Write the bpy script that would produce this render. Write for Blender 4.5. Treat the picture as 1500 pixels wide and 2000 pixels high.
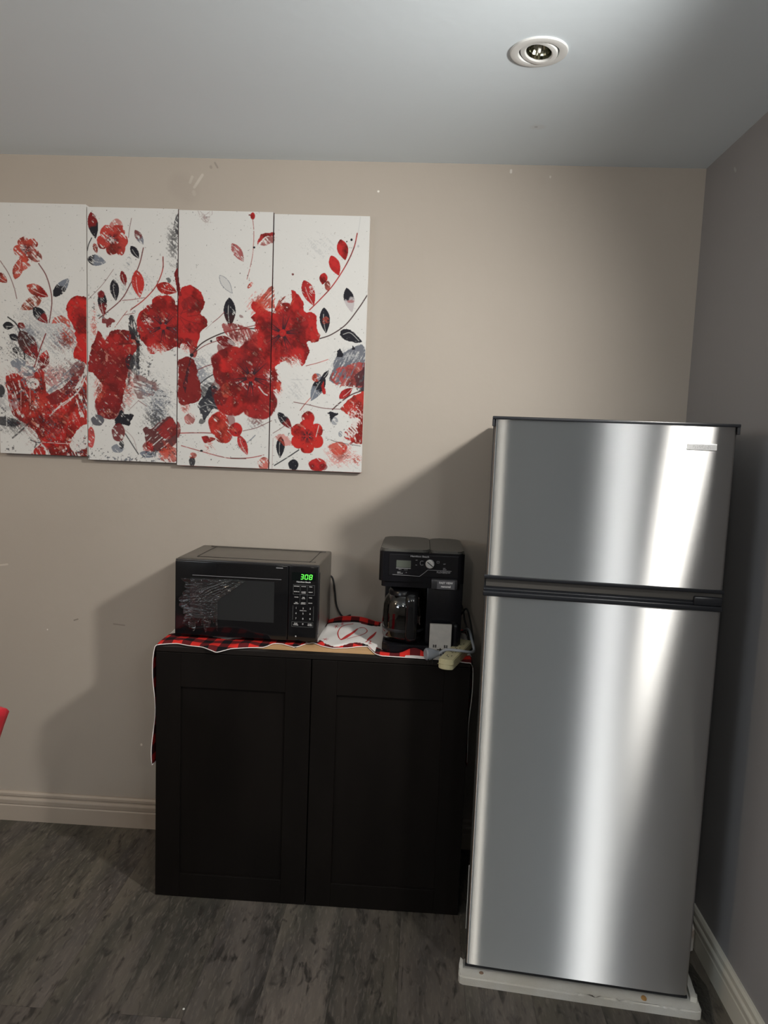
import bpy, bmesh, math, random
import numpy as np
from mathutils import Vector, Matrix
for o in list(bpy.data.objects): bpy.data.objects.remove(o)
random.seed(7); rng = np.random.default_rng(11)
S = bpy.context.scene; COL = S.collection
PI = math.pi
# ------------------------------------------------------------------ camera
D = 2.5304; H = 2.379; XR = 0.8858          # back wall y, ceiling z, right wall x
cam = bpy.data.cameras.new('camera'); co = bpy.data.objects.new('camera', cam); COL.objects.link(co)
r_ = Vector((0.99813, 0.05115, 0.03797)); 
pitch, roll, yaw = 0.1075, 0.0382, -0.0471
f_ = Vector((math.sin(yaw)*math.cos(pitch), math.cos(yaw)*math.cos(pitch), -math.sin(pitch)))
r0 = Vector((math.cos(yaw), -math.sin(yaw), 0)); u0 = r0.cross(f_)
r_ = math.cos(roll)*r0 + math.sin(roll)*u0; u_ = -math.sin(roll)*r0 + math.cos(roll)*u0
M = Matrix((r_, u_, -f_)).transposed().to_4x4(); M.translation = (0, 0, 1.4868)
co.matrix_world = M
cam.sensor_fit = 'VERTICAL'; cam.sensor_height = 36; cam.lens = 36*1429.16/2000; cam.clip_start = .02
S.camera = co
# ------------------------------------------------------------------ world, lights, exposure
S.view_settings.view_transform = 'Standard'; S.view_settings.look = 'None'
S.view_settings.gamma = 1; S.view_settings.exposure = 0.47
w = bpy.data.worlds.new('world'); S.world = w; w.use_nodes = True
w.node_tree.nodes['Background'].inputs[0].default_value = (.5, .55, .6, 1)
w.node_tree.nodes['Background'].inputs[1].default_value = .05
def light(name, kind, loc, power, color, size=.1, sizey=None, aim=None, spot=None):
    l = bpy.data.lights.new(name, kind); l.energy = power; l.color = color
    if kind == 'AREA':
        l.shape = 'RECTANGLE' if sizey else 'DISK'; l.size = size
        if sizey: l.size_y = sizey
    else: l.shadow_soft_size = size
    if spot: l.spot_size = spot; l.spot_blend = 1
    o = bpy.data.objects.new(name, l); COL.objects.link(o); o.location = loc
    if aim is not None: o.rotation_euler = (Vector(aim)-Vector(loc)).to_track_quat('-Z', 'Y').to_euler()
    return o
light('room_lamp', 'SPOT', (.80, 1.06, 2.04), 82, (1, .965, .905), .06, aim=(-1.1, 2.4, 1.35), spot=math.radians(112))
light('ceiling_fill', 'POINT', (.60, .0, 1.88), 5, (.93, .97, 1), .08)  # unseen point source added to brighten the ceiling
light('unseen_lamp', 'POINT', (.66, -.75, 1.95), 13, (1, .98, .95), .07)  # unseen source behind the camera, set for a steel streak and ceiling light
light('unseen_lamp', 'POINT', (-.36, -.8, 1.95), 13, (1, .93, .82), .08)  # unseen source behind the camera, set for the streak at the left door edge
light('unseen_lamp', 'POINT', (-2.2, .6, 2.0), 14, (1, .76, .52), .08)  # added warm fill for the left of the wall, no fixture in sight
light('cool_fill', 'AREA', (-3.15, -1.6, 1.9), 40, (.86, .93, 1), 1.9, .6, aim=(0, -.6, 3.1))  # soft cool area source added for ceiling and right wall, no window known
# ------------------------------------------------------------------ material helpers
def mat(name, col, rough=.5, metal=0, spec=.5, emit=None, estr=0, coat=0, noise=None, bump=None, alpha=1, trans=0, ior=1.45):
    m = bpy.data.materials.new(name); m.use_nodes = True; nt = m.node_tree; b = nt.nodes['Principled BSDF']
    b.inputs['Base Color'].default_value = (*col, 1); b.inputs['Roughness'].default_value = rough
    b.inputs['Metallic'].default_value = metal; b.inputs['Specular IOR Level'].default_value = spec
    b.inputs['Coat Weight'].default_value = coat; b.inputs['Coat Roughness'].default_value = .05
    b.inputs['Alpha'].default_value = alpha; b.inputs['Transmission Weight'].default_value = trans; b.inputs['IOR'].default_value = ior
    if emit: b.inputs['Emission Color'].default_value = (*emit, 1); b.inputs['Emission Strength'].default_value = estr
    tc = nt.nodes.new('ShaderNodeTexCoord')
    if noise:                               # (scale vector, second colour, detail)
        mp = nt.nodes.new('ShaderNodeMapping'); mp.inputs['Scale'].default_value = noise[0]
        n = nt.nodes.new('ShaderNodeTexNoise'); n.inputs['Scale'].default_value = 1; n.inputs['Detail'].default_value = 6
        mx = nt.nodes.new('ShaderNodeMix'); mx.data_type = 'RGBA'
        mx.inputs[6].default_value = (*col, 1); mx.inputs[7].default_value = (*noise[1], 1)
        rp = nt.nodes.new('ShaderNodeMapRange'); rp.inputs[1].default_value = .35; rp.inputs[2].default_value = .65
        nt.links.new(tc.outputs['Object'], mp.inputs[0]); nt.links.new(mp.outputs[0], n.inputs['Vector'])
        nt.links.new(n.outputs['Fac'], rp.inputs[0]); nt.links.new(rp.outputs[0], mx.inputs[0]); nt.links.new(mx.outputs[2], b.inputs['Base Color'])
    if bump:                                # (scale vector, strength, distance)
        mp = nt.nodes.new('ShaderNodeMapping'); mp.inputs['Scale'].default_value = bump[0]
        n = nt.nodes.new('ShaderNodeTexNoise'); n.inputs['Scale'].default_value = 1; n.inputs['Detail'].default_value = 5
        bp = nt.nodes.new('ShaderNodeBump'); bp.inputs['Strength'].default_value = bump[1]; bp.inputs['Distance'].default_value = bump[2]
        nt.links.new(tc.outputs['Object'], mp.inputs[0]); nt.links.new(mp.outputs[0], n.inputs['Vector'])
        nt.links.new(n.outputs['Fac'], bp.inputs['Height']); nt.links.new(bp.outputs[0], b.inputs['Normal'])
    return m
def wall_material(name, col, col2, marks=()):
    m = mat(name, col, .62, spec=.3, noise=((1.6, 1.6, 1.6), col2), bump=((38, 38, 38), .12, .004))
    nt = m.node_tree; b = nt.nodes['Principled BSDF']; src = b.inputs['Base Color'].links[0].from_socket
    geo = nt.nodes.new('ShaderNodeNewGeometry')
    for (p, q, rad, c, a) in marks:         # scuffs and specks: a short capsule between two points, in world metres
        P = Vector(p); Q = Vector(q); d = Q-P; L = max(d.length, 1e-5); dn = d/L
        sub = nt.nodes.new('ShaderNodeVectorMath'); sub.operation = 'SUBTRACT'; nt.links.new(geo.outputs['Position'], sub.inputs[0]); sub.inputs[1].default_value = P
        dt = nt.nodes.new('ShaderNodeVectorMath'); dt.operation = 'DOT_PRODUCT'; nt.links.new(sub.outputs[0], dt.inputs[0]); dt.inputs[1].default_value = dn
        cl = nt.nodes.new('ShaderNodeClamp'); nt.links.new(dt.outputs['Value'], cl.inputs[0]); cl.inputs[2].default_value = L
        sc = nt.nodes.new('ShaderNodeVectorMath'); sc.operation = 'SCALE'; sc.inputs[0].default_value = dn; nt.links.new(cl.outputs[0], sc.inputs['Scale'])
        ds = nt.nodes.new('ShaderNodeVectorMath'); ds.operation = 'DISTANCE'; nt.links.new(sub.outputs[0], ds.inputs[0]); nt.links.new(sc.outputs[0], ds.inputs[1])
        mr = nt.nodes.new('ShaderNodeMapRange'); nt.links.new(ds.outputs['Value'], mr.inputs[0])
        mr.inputs[1].default_value = rad*.5; mr.inputs[2].default_value = rad; mr.inputs[3].default_value = a; mr.inputs[4].default_value = 0
        mx = nt.nodes.new('ShaderNodeMix'); mx.data_type = 'RGBA'; nt.links.new(mr.outputs[0], mx.inputs[0]); nt.links.new(src, mx.inputs[6]); mx.inputs[7].default_value = (*c, 1)
        src = mx.outputs[2]
    nt.links.new(src, b.inputs['Base Color'])
    return m
def floor_material():
    m = bpy.data.materials.new('grey vinyl plank'); m.use_nodes = True; nt = m.node_tree; b = nt.nodes['Principled BSDF']; N = nt.nodes.new; L = nt.links.new
    tc = N('ShaderNodeTexCoord'); mp = N('ShaderNodeMapping'); mp.inputs['Rotation'].default_value = (0, 0, PI/2)
    L(tc.outputs['Object'], mp.inputs[0])
    br = N('ShaderNodeTexBrick'); br.inputs['Color1'].default_value = (.2, .2, .2, 1); br.inputs['Color2'].default_value = (.8, .8, .8, 1); br.inputs['Mortar'].default_value = (.5, .5, .5, 1)
    br.inputs['Scale'].default_value = 1; br.inputs['Mortar Size'].default_value = .0004; br.inputs['Brick Width'].default_value = 1.22; br.inputs['Row Height'].default_value = .18
    br.offset = .37; L(mp.outputs[0], br.inputs['Vector'])
    off = N('ShaderNodeVectorMath'); off.operation = 'MULTIPLY_ADD'; L(br.outputs['Color'], off.inputs[0]); off.inputs[1].default_value = (7, 3, 5)
    L(tc.outputs['Object'], off.inputs[2])
    def nz(sc, det, lo, hi):
        q = N('ShaderNodeMapping'); q.inputs['Scale'].default_value = sc; L(off.outputs[0], q.inputs[0])
        n = N('ShaderNodeTexNoise'); n.inputs['Scale'].default_value = 1; n.inputs['Detail'].default_value = det; n.inputs['Distortion'].default_value = .6; L(q.outputs[0], n.inputs['Vector'])
        r = N('ShaderNodeMapRange'); r.inputs[1].default_value = lo; r.inputs[2].default_value = hi; L(n.outputs['Fac'], r.inputs[0]); return r.outputs[0], n.outputs['Fac']
    def mix(fac, a, c, mode='MIX'):
        x = N('ShaderNodeMix'); x.data_type = 'RGBA'; x.blend_type = mode
        if hasattr(fac, 'links'): L(fac, x.inputs[0])
        else: x.inputs[0].default_value = fac
        for s, k in ((a, 6), (c, 7)):
            if hasattr(s, 'links'): L(s, x.inputs[k])
            else: x.inputs[k].default_value = (*s, 1)
        return x.outputs[2]
    g1, _ = nz((13, 1.6, 1), 5, .38, .62); g2, _ = nz((60, 11, 1), 9, .40, .64); g3, h3 = nz((150, 26, 1), 7, .52, .74); g4, _ = nz((5, 1.1, 1), 3, .4, .6)
    c = mix(g1, (.036, .032, .028), (.088, .079, .070)); c = mix(g2, c, (.066, .063, .060)); c = mix(g4, c, (.058, .058, .042), 'MIX')
    c2 = mix(.55, c, mix(g1, (.040, .036, .034), (.105, .088, .074))); c3 = mix(g3, c2, (.115, .100, .086))
    dk, _ = nz((48, 15, 1), 8, .54, .68); c4 = mix(dk, c3, (.030, .027, .024))
    tn = N('ShaderNodeMapRange'); L(br.outputs['Color'], tn.inputs[0]); tn.inputs[1].default_value = .2; tn.inputs[2].default_value = .8; tn.inputs[3].default_value = 1.15; tn.inputs[4].default_value = 1.6
    cm = N('ShaderNodeVectorMath'); cm.operation = 'SCALE'; L(c4, cm.inputs[0]); L(tn.outputs[0], cm.inputs['Scale'])
    c5 = mix(br.outputs['Fac'], cm.outputs[0], (.03, .028, .025))
    L(c5, b.inputs['Base Color']); b.inputs['Roughness'].default_value = .5; b.inputs['Specular IOR Level'].default_value = .35
    bp = N('ShaderNodeBump'); bp.inputs['Strength'].default_value = .25; bp.inputs['Distance'].default_value = .001; L(h3, bp.inputs['Height']); L(bp.outputs[0], b.inputs['Normal'])
    return m
def stainless():
    m = bpy.data.materials.new('brushed stainless steel'); m.use_nodes = True; nt = m.node_tree; L = nt.links.new; nt.nodes.remove(nt.nodes['Principled BSDF'])
    g = nt.nodes.new('ShaderNodeBsdfAnisotropic'); g.distribution = 'BECKMANN'; g.inputs['Color'].default_value = (.54, .54, .535, 1)
    g.inputs['Roughness'].default_value = .38; g.inputs['Anisotropy'].default_value = .865
    t = nt.nodes.new('ShaderNodeTangent'); t.direction_type = 'UV_MAP'; t.uv_map = 'UVMap'; L(t.outputs[0], g.inputs['Tangent'])
    tc = nt.nodes.new('ShaderNodeTexCoord'); mp = nt.nodes.new('ShaderNodeMapping'); mp.inputs['Scale'].default_value = (16, 1, 700)
    n = nt.nodes.new('ShaderNodeTexNoise'); n.inputs['Scale'].default_value = 1; n.inputs['Detail'].default_value = 3
    L(tc.outputs['Object'], mp.inputs[0]); L(mp.outputs[0], n.inputs['Vector'])
    r = nt.nodes.new('ShaderNodeMapRange'); r.inputs[3].default_value = .35; r.inputs[4].default_value = .41; L(n.outputs['Fac'], r.inputs[0]); L(r.outputs[0], g.inputs['Roughness'])
    bp = nt.nodes.new('ShaderNodeBump'); bp.inputs['Strength'].default_value = .5; bp.inputs['Distance'].default_value = .0001; L(n.outputs['Fac'], bp.inputs['Height']); L(bp.outputs[0], g.inputs['Normal'])
    L(g.outputs[0], nt.nodes['Material Output'].inputs['Surface']); return m
def plaid_material():
    m = bpy.data.materials.new('buffalo plaid and white cloth'); m.use_nodes = True; nt = m.node_tree; b = nt.nodes['Principled BSDF']; L = nt.links.new; N = nt.nodes.new
    uv = N('ShaderNodeUVMap'); uv.uv_map = 'UVMap'; sp = N('ShaderNodeSeparateXYZ'); L(uv.outputs[0], sp.inputs[0])
    def ma(op, a, c, d=None):
        x = N('ShaderNodeMath'); x.operation = op
        for i, s in enumerate((a, c, d)):
            if s is None: continue
            if hasattr(s, 'links'): L(s, x.inputs[i])
            else: x.inputs[i].default_value = s
        return x.outputs[0]
    P = .062
    sx = ma('GREATER_THAN', ma('FRACT', ma('DIVIDE', sp.outputs[0], P), 0), .5); sy = ma('GREATER_THAN', ma('FRACT', ma('ADD', ma('DIVIDE', sp.outputs[1], P), .12), 0), .5)
    tot = ma('ADD', sx, sy)
    cr = N('ShaderNodeValToRGB'); cr.color_ramp.interpolation = 'CONSTANT'; e = cr.color_ramp.elements
    e[0].position = 0; e[0].color = (.62, .028, .022, 1); e[1].position = .34; e[1].color = (.11, .012, .014, 1); k = e.new(.75); k.color = (.008, .007, .009, 1)
    L(ma('MULTIPLY', tot, .5), cr.inputs[0])
    at = N('ShaderNodeAttribute'); at.attribute_name = 'white'
    mx = N('ShaderNodeMix'); mx.data_type = 'RGBA'; L(ma('GREATER_THAN', at.outputs['Fac'], .5), mx.inputs[0]); L(cr.outputs[0], mx.inputs[6]); mx.inputs[7].default_value = (.74, .72, .7, 1)
    L(mx.outputs[2], b.inputs['Base Color']); b.inputs['Roughness'].default_value = .9; b.inputs['Specular IOR Level'].default_value = .15
    tc = N('ShaderNodeTexCoord'); n = N('ShaderNodeTexNoise'); n.inputs['Scale'].default_value = 900; L(tc.outputs['Object'], n.inputs['Vector'])
    bp = N('ShaderNodeBump'); bp.inputs['Strength'].default_value = .3; bp.inputs['Distance'].default_value = .0006; L(n.outputs['Fac'], bp.inputs['Height']); L(bp.outputs[0], b.inputs['Normal'])
    return m
def film_material(name, tint, base, rough, scale, dist, strength=1):
    m = bpy.data.materials.new(name); m.use_nodes = True; nt = m.node_tree; nt.nodes.remove(nt.nodes['Principled BSDF']); L = nt.links.new; N = nt.nodes.new
    g = N('ShaderNodeBsdfGlossy'); g.inputs['Roughness'].default_value = rough; g.inputs['Color'].default_value = (1, 1, 1, 1)
    t = N('ShaderNodeBsdfTransparent'); t.inputs['Color'].default_value = (*tint, 1); mx = N('ShaderNodeMixShader')
    fr = N('ShaderNodeFresnel'); fr.inputs['IOR'].default_value = 1.33; ad = N('ShaderNodeMath'); ad.operation = 'ADD'; ad.inputs[1].default_value = base
    tc = N('ShaderNodeTexCoord'); mp = N('ShaderNodeMapping'); mp.inputs['Scale'].default_value = scale; n = N('ShaderNodeTexNoise'); n.inputs['Scale'].default_value = 1; n.inputs['Detail'].default_value = 4; n.inputs['Distortion'].default_value = 1.4
    bp = N('ShaderNodeBump'); bp.inputs['Strength'].default_value = strength; bp.inputs['Distance'].default_value = dist
    L(tc.outputs['Object'], mp.inputs[0]); L(mp.outputs[0], n.inputs['Vector']); L(n.outputs['Fac'], bp.inputs['Height']); L(bp.outputs[0], g.inputs['Normal']); L(bp.outputs[0], fr.inputs['Normal'])
    L(fr.outputs[0], ad.inputs[0]); L(ad.outputs[0], mx.inputs[0]); L(t.outputs[0], mx.inputs[1]); L(g.outputs[0], mx.inputs[2]); L(mx.outputs[0], nt.nodes['Material Output'].inputs['Surface'])
    return m
MT = {}
def K(n, *a, **k):
    if n not in MT: MT[n] = mat(n, *a, **k)
    return MT[n]
white = (.75, .73, .7)
WB = wall_material('greige wall paint', (.385, .342, .296), (.405, .362, .315), [
    ((-.80, D, 2.285), (-.773, D, 2.325), .006, (.62, .58, .52), .45), ((-.815, D, 2.30), (-.808, D, 2.318), .006, (.6, .56, .5), .35),
    ((-.80, D, 2.262), (-.802, D, 2.27), .008, (.55, .5, .45), .3), ((-.85, D, 2.29), (-.82, D, 2.27), .05, (.31, .27, .235), .25),
    ((-.179, D, 2.285), (-.1785, D, 2.285), .0045, (.8, .78, .72), .9), ((.256, D, 2.361), (.256, D, 2.355), .005, (.7, .68, .64), .6), ((.385, D, 2.344), (.385, D, 2.342), .004, (.65, .62, .58), .5),
    ((-.731, D, 2.365), (-.722, D, 2.35), .004, (.2, .18, .16), .5), ((-.745, D, 2.352), (-.744, D, 2.35), .006, (.2, .18, .16), .4),
    ((-1.325, D, .731), (-1.325, D, .732), .003, (.7, .66, .6), .9), ((-1.226, D, .771), (-1.212, D, .776), .003, (.15, .13, .11), .7), ((-1.08, D, .765), (-1.04, D, .762), .003, (.2, .17, .15), .6),
    ((-.977, D, .316), (-.977, D, .318), .005, (.75, .7, .62), .9), ((-1.5, D, .96), (-1.47, D, .965), .004, (.6, .55, .48), .6), ((-1.5, D, 1.0), (-1.5, D, 1.0), .002, (.6, .55, .48), .6)])
WR = wall_material('grey right wall paint', (.285, .278, .280), (.30, .292, .294), [((XR, 2.30, 2.30), (XR, 2.29, 2.29), .006, (.5, .5, .5), .5)])
CE = wall_material('cool white ceiling paint', (.765, .85, .91), (.775, .86, .92), [((.29, 2.232, H), (.3, 2.232, H), .022, (.72, .74, .76), .4), ((.29, 2.232, H), (.291, 2.232, H), .006, (.3, .3, .3), .4)])
FL = floor_material(); BBM = mat('cream baseboard paint', (.40, .345, .29), .42, noise=((3, 3, 3), (.37, .315, .265))); BBR = mat('ivory baseboard paint', (.62, .60, .52), .4)
# ------------------------------------------------------------------ mesh helpers
def link(name, bm, m, parent=None, smooth=False, loc=None):
    me = bpy.data.meshes.new(name); bmesh.ops.recalc_face_normals(bm, faces=bm.faces[:]) if not smooth == 'keep' else None
    bm.to_mesh(me); bm.free()
    o = bpy.data.objects.new(name, me); COL.objects.link(o)
    if m:
        for x in (m if isinstance(m, (list, tuple)) else [m]): me.materials.append(x)
    if smooth: me.polygons.foreach_set('use_smooth', [True]*len(me.polygons))
    if smooth == 'auto':
        try: me.set_sharp_from_angle(angle=math.radians(35))
        except Exception: pass
    if parent: o.parent = parent
    if loc: o.location = loc
    return o
def empty(name, loc, rz=0, label=None, cat=None, group=None):
    o = bpy.data.objects.new(name, None); COL.objects.link(o); o.location = loc; o.rotation_euler = (0, 0, rz); o.empty_display_size = .05
    tag(o, label, cat, group); return o
def tag(o, label=None, cat=None, group=None, kind=None):
    if label: o['label'] = label
    if cat: o['category'] = cat
    if group: o['group'] = group
    if kind: o['kind'] = kind
    return o
def box(bm, x0, x1, y0, y1, z0, z1, bev=0, seg=2, mi=0, rot=None):
    g = bmesh.ops.create_cube(bm, size=1); vs = g['verts']
    for v in vs: v.co = Vector(((x0+x1)/2+v.co.x*(x1-x0), (y0+y1)/2+v.co.y*(y1-y0), (z0+z1)/2+v.co.z*(z1-z0)))
    es = list({e for v in vs for e in v.link_edges}); fs = list({f for v in vs for f in v.link_faces})
    for f in fs: f.material_index = mi
    if bev: 
        r = bmesh.ops.bevel(bm, geom=es, offset=bev, segments=seg, profile=.5, affect='EDGES'); 
        for f in r['faces']: f.material_index = mi
        vs = list({v for f in r['faces'] for v in f.verts} | {v for v in vs if v.is_valid})
    if rot: bmesh.ops.transform(bm, matrix=rot, verts=[v for v in vs if v.is_valid])
def B(*a, **k):
    bm = bmesh.new(); box(bm, *a, **k); return bm
def lathe(bm, prof, n=40, c=(0, 0, 0), mi=0, close=False, mtx=None):
    rings = []
    for (r, z) in prof:
        if r < 1e-6: rings.append([bm.verts.new((c[0], c[1], c[2]+z))])
        else: rings.append([bm.verts.new((c[0]+r*math.cos(2*PI*i/n), c[1]+r*math.sin(2*PI*i/n), c[2]+z)) for i in range(n)])
    for a, b in zip(rings, rings[1:]):
        for i in range(n):
            j = (i+1) % n
            q = [a[i % len(a)], a[j % len(a)], b[j % len(b)], b[i % len(b)]]; u = []
            for v in q:
                if v not in u: u.append(v)
            if len(u) > 2:
                try: bm.faces.new(u).material_index = mi
                except ValueError: pass
    if mtx: bmesh.ops.transform(bm, matrix=mtx, verts=[v for r in rings for v in r])
def catmull(pts, n=8):
    P = [Vector(p) for p in pts]; P = [2*P[0]-P[1]]+P+[2*P[-1]-P[-2]]; out = []
    for i in range(1, len(P)-2):
        for k in range(n):
            t = k/n; a, b, c, d = P[i-1], P[i], P[i+1], P[i+2]
            out.append(.5*((2*b)+(c-a)*t+(2*a-5*b+4*c-d)*t*t+(3*b-a-3*c+d)*t**3))
    return out+[P[-2]]
def tube(bm, pts, r, n=10, smoothn=8, mi=0, flat=None):
    P = catmull(pts, smoothn) if smoothn else [Vector(p) for p in pts]
    up = Vector((0, 0, 1)); rings = []; prev = None
    for i, p in enumerate(P):
        t = (P[min(i+1, len(P)-1)]-P[max(i-1, 0)]).normalized()
        if prev is None: a = t.cross(up if abs(t.z) < .9 else Vector((1, 0, 0))).normalized()
        else: a = (prev-t*prev.dot(t)).normalized()
        prev = a; b = t.cross(a); rr = r(i/(len(P)-1)) if callable(r) else r; k = flat or 1
        rings.append([bm.verts.new(p+a*rr*math.cos(2*PI*j/n)+b*rr*k*math.sin(2*PI*j/n)) for j in range(n)])
    for A, C in zip(rings, rings[1:]):
        for j in range(n): bm.faces.new((A[j], A[(j+1) % n], C[(j+1) % n], C[j])).material_index = mi
    bm.faces.new(rings[0][::-1]).material_index = mi; bm.faces.new(rings[-1]).material_index = mi
def prism(bm, prof, axis, a, b, mi=0):
    # prof: list of 2D points; extruded along 'x' | 'y' | 'z' from a to b
    def P(p, t): return {'x': (t, p[0], p[1]), 'y': (p[0], t, p[1]), 'z': (p[0], p[1], t)}[axis]
    A = [bm.verts.new(P(p, a)) for p in prof]; C = [bm.verts.new(P(p, b)) for p in prof]; n = len(prof)
    for i in range(n): bm.faces.new((A[i], A[(i+1) % n], C[(i+1) % n], C[i])).material_index = mi
    bm.faces.new(A[::-1]).material_index = mi; bm.faces.new(C).material_index = mi
def text_bm(bm, s, size, x, z, y, align='LEFT', depth=.0003, bold=0, sx=1.0):
    """lettering standing in the xz plane, reading towards -y, baseline-left or centre at (x, z)"""
    c = bpy.data.curves.new('t', 'FONT'); c.body = s; c.size = size; c.align_x = align; c.extrude = depth/2; c.offset = bold; c.resolution_u = 3
    o = bpy.data.objects.new('t', c); COL.objects.link(o)
    me = bpy.data.meshes.new_from_object(o); bpy.data.objects.remove(o)
    me.transform(Matrix.Translation((x, y, z)) @ Matrix.Rotation(PI/2, 4, 'X') @ Matrix.Diagonal((sx, 1, 1, 1)))
    bm.from_mesh(me); bpy.data.meshes.remove(me)
def struct(name, bm, m, **k): return tag(link(name, bm, m, **k), kind='structure')
# ------------------------------------------------------------------ the room
X0, Y0 = -3.2, -4.2
struct('floor', B(X0-.1, XR+.1, Y0-.1, D+.1, -.1, 0), FL)
bm = bmesh.new()
vo = [bm.verts.new(p) for p in ((X0-.1, Y0-.1, H), (XR+.1, Y0-.1, H), (XR+.1, D+.1, H), (X0-.1, D+.1, H))]; vi = [bm.verts.new((.233+.0458*math.cos(2*PI*i/64), 1.815+.0458*math.sin(2*PI*i/64), H)) for i in range(64)]
es = [bm.edges.new((vo[i], vo[(i+1) % 4])) for i in range(4)]+[bm.edges.new((vi[i], vi[(i+1) % 64])) for i in range(64)]
bmesh.ops.triangle_fill(bm, use_beauty=True, edges=es)
ex = bmesh.ops.extrude_face_region(bm, geom=bm.faces[:]); bmesh.ops.translate(bm, verts=[g for g in ex['geom'] if isinstance(g, bmesh.types.BMVert)], vec=(0, 0, .075)); struct('ceiling', bm, CE)
struct('wall_back', B(X0, XR, D, D+.1, 0, H), WB)
struct('wall_right', B(XR, XR+.1, Y0, D+.1, 0, H), WR)
struct('wall_left', B(X0-.1, X0, Y0, D+.1, 0, H), WB)
struct('wall_front', B(X0, XR, Y0-.1, Y0, 0, H), WB)
def bbprof(s): return [(0, 0), (-.014*s, 0), (-.014*s, .058), (-.012*s, .061), (-.0115*s, .063), (-.014*s, .066), (-.015*s, .080), (-.0135*s, .084), (-.0095*s, .088), (-.009*s, .092), (-.0115*s, .096), (-.011*s, .104), (-.006*s, .1105), (0, .1105)]
bm = bmesh.new(); prism(bm, [(D+p[0], p[1]) for p in bbprof(1)], 'x', X0, XR); struct('baseboard_back', bm, BBM)
bm = bmesh.new(); prism(bm, [(XR+p[0], p[1]) for p in bbprof(1)], 'y', Y0, D-.0152); struct('baseboard_right', bm, BBR)
# ------------------------------------------------------------------ recessed downlight in the ceiling (off)
dl = empty('downlight', (.233, 1.815, H), 0, 'white round recessed ceiling downlight, switched off, with a tilting inner ring', 'ceiling light')
WP = mat('white enamel', (.72, .73, .72), .3)
bm = bmesh.new(); lathe(bm, [(.0665, 0), (.0665, -.0018), (.0650, -.0042), (.062, -.0050), (.050, -.0052), (.0475, -.0046), (.0462, -.002), (.0455, .0), (.0455, .012)], 56); link('trim_ring', bm, WP, dl, 'auto')
tilt = Matrix.Rotation(math.radians(9), 4, 'Y') @ Matrix.Rotation(math.radians(-5), 4, 'X')
bm = bmesh.new(); lathe(bm, [(.0432, .006), (.0434, -.002), (.0425, -.0045), (.040, -.0052), (.0325, -.0050), (.0305, -.0035), (.029, .001), (.0282, .006)], 48, mtx=tilt); link('gimbal_ring', bm, WP, dl, 'auto')
bm = bmesh.new(); lathe(bm, [(.0278, -.002), (.026, .006), (.021, .016), (.013, .026), (.006, .031), (0, .032)], 24, mtx=tilt)
rf = link('reflector', bm, mat('faceted mirror glass', (.42, .42, .33), .10, 1), dl)
bm = bmesh.new(); lathe(bm, [(0, -.004), (.004, -.002), (.0045, .01), (.004, .02)], 12, mtx=tilt); link('capsule', bm, mat('bulb glass', (.9, .9, .85), .05, 0, coat=1), rf, True)
bm = bmesh.new(); lathe(bm, [(.0452, .0), (.0452, .0595), (0, .0595)], 32); bmesh.ops.translate(bm, verts=bm.verts[:], vec=(0, 0, .0002)); link('housing', bm, mat('dark housing', (.05, .05, .05), .6), dl)
# ------------------------------------------------------------------ the painted canvases
# numpy painter: every canvas is a fine grid whose colour attribute holds the printed picture.
HM = np.array([[1391.1169432590025, -26.155788023207414, 2084.1655094958387], [14.915348526116027, -1527.1470028268882, 4377.489000379565], [-0.046853058795206286, -0.10726755182169029, 2.6426457177680196]])
def hash2(ix, iy, s):
    h = (ix.astype(np.int64)*374761393+iy.astype(np.int64)*668265263+s*974634777) & 0xffffffff
    h = ((h ^ (h >> 13))*1274126177) & 0xffffffff
    return ((h ^ (h >> 16)) & 0xffff)/65535.
def vnoise(x, y, s=0):
    ix = np.floor(x); iy = np.floor(y); fx = x-ix; fy = y-iy; fx = fx*fx*(3-2*fx); fy = fy*fy*(3-2*fy)
    a = hash2(ix, iy, s); b = hash2(ix+1, iy, s); c = hash2(ix, iy+1, s); d = hash2(ix+1, iy+1, s)
    return (a*(1-fx)+b*fx)*(1-fy)+(c*(1-fx)+d*fx)*fy
def fbm(x, y, s=0, o=4):
    v = 0; a = .5; t = 0
    for k in range(o): v = v+a*vnoise(x*2**k+17*k, y*2**k-9*k, s+k); t += a; a *= .55
    return v/t
RED = (.56, .018, .016); DRED = (.20, .012, .014); ORD = (.58, .065, .04); BLK = (.012, .012, .018); GRY = (.16, .18, .22); LGR = (.42, .43, .44); BRN = (.16, .05, .05); WHT = (.605, .605, .59)
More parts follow.
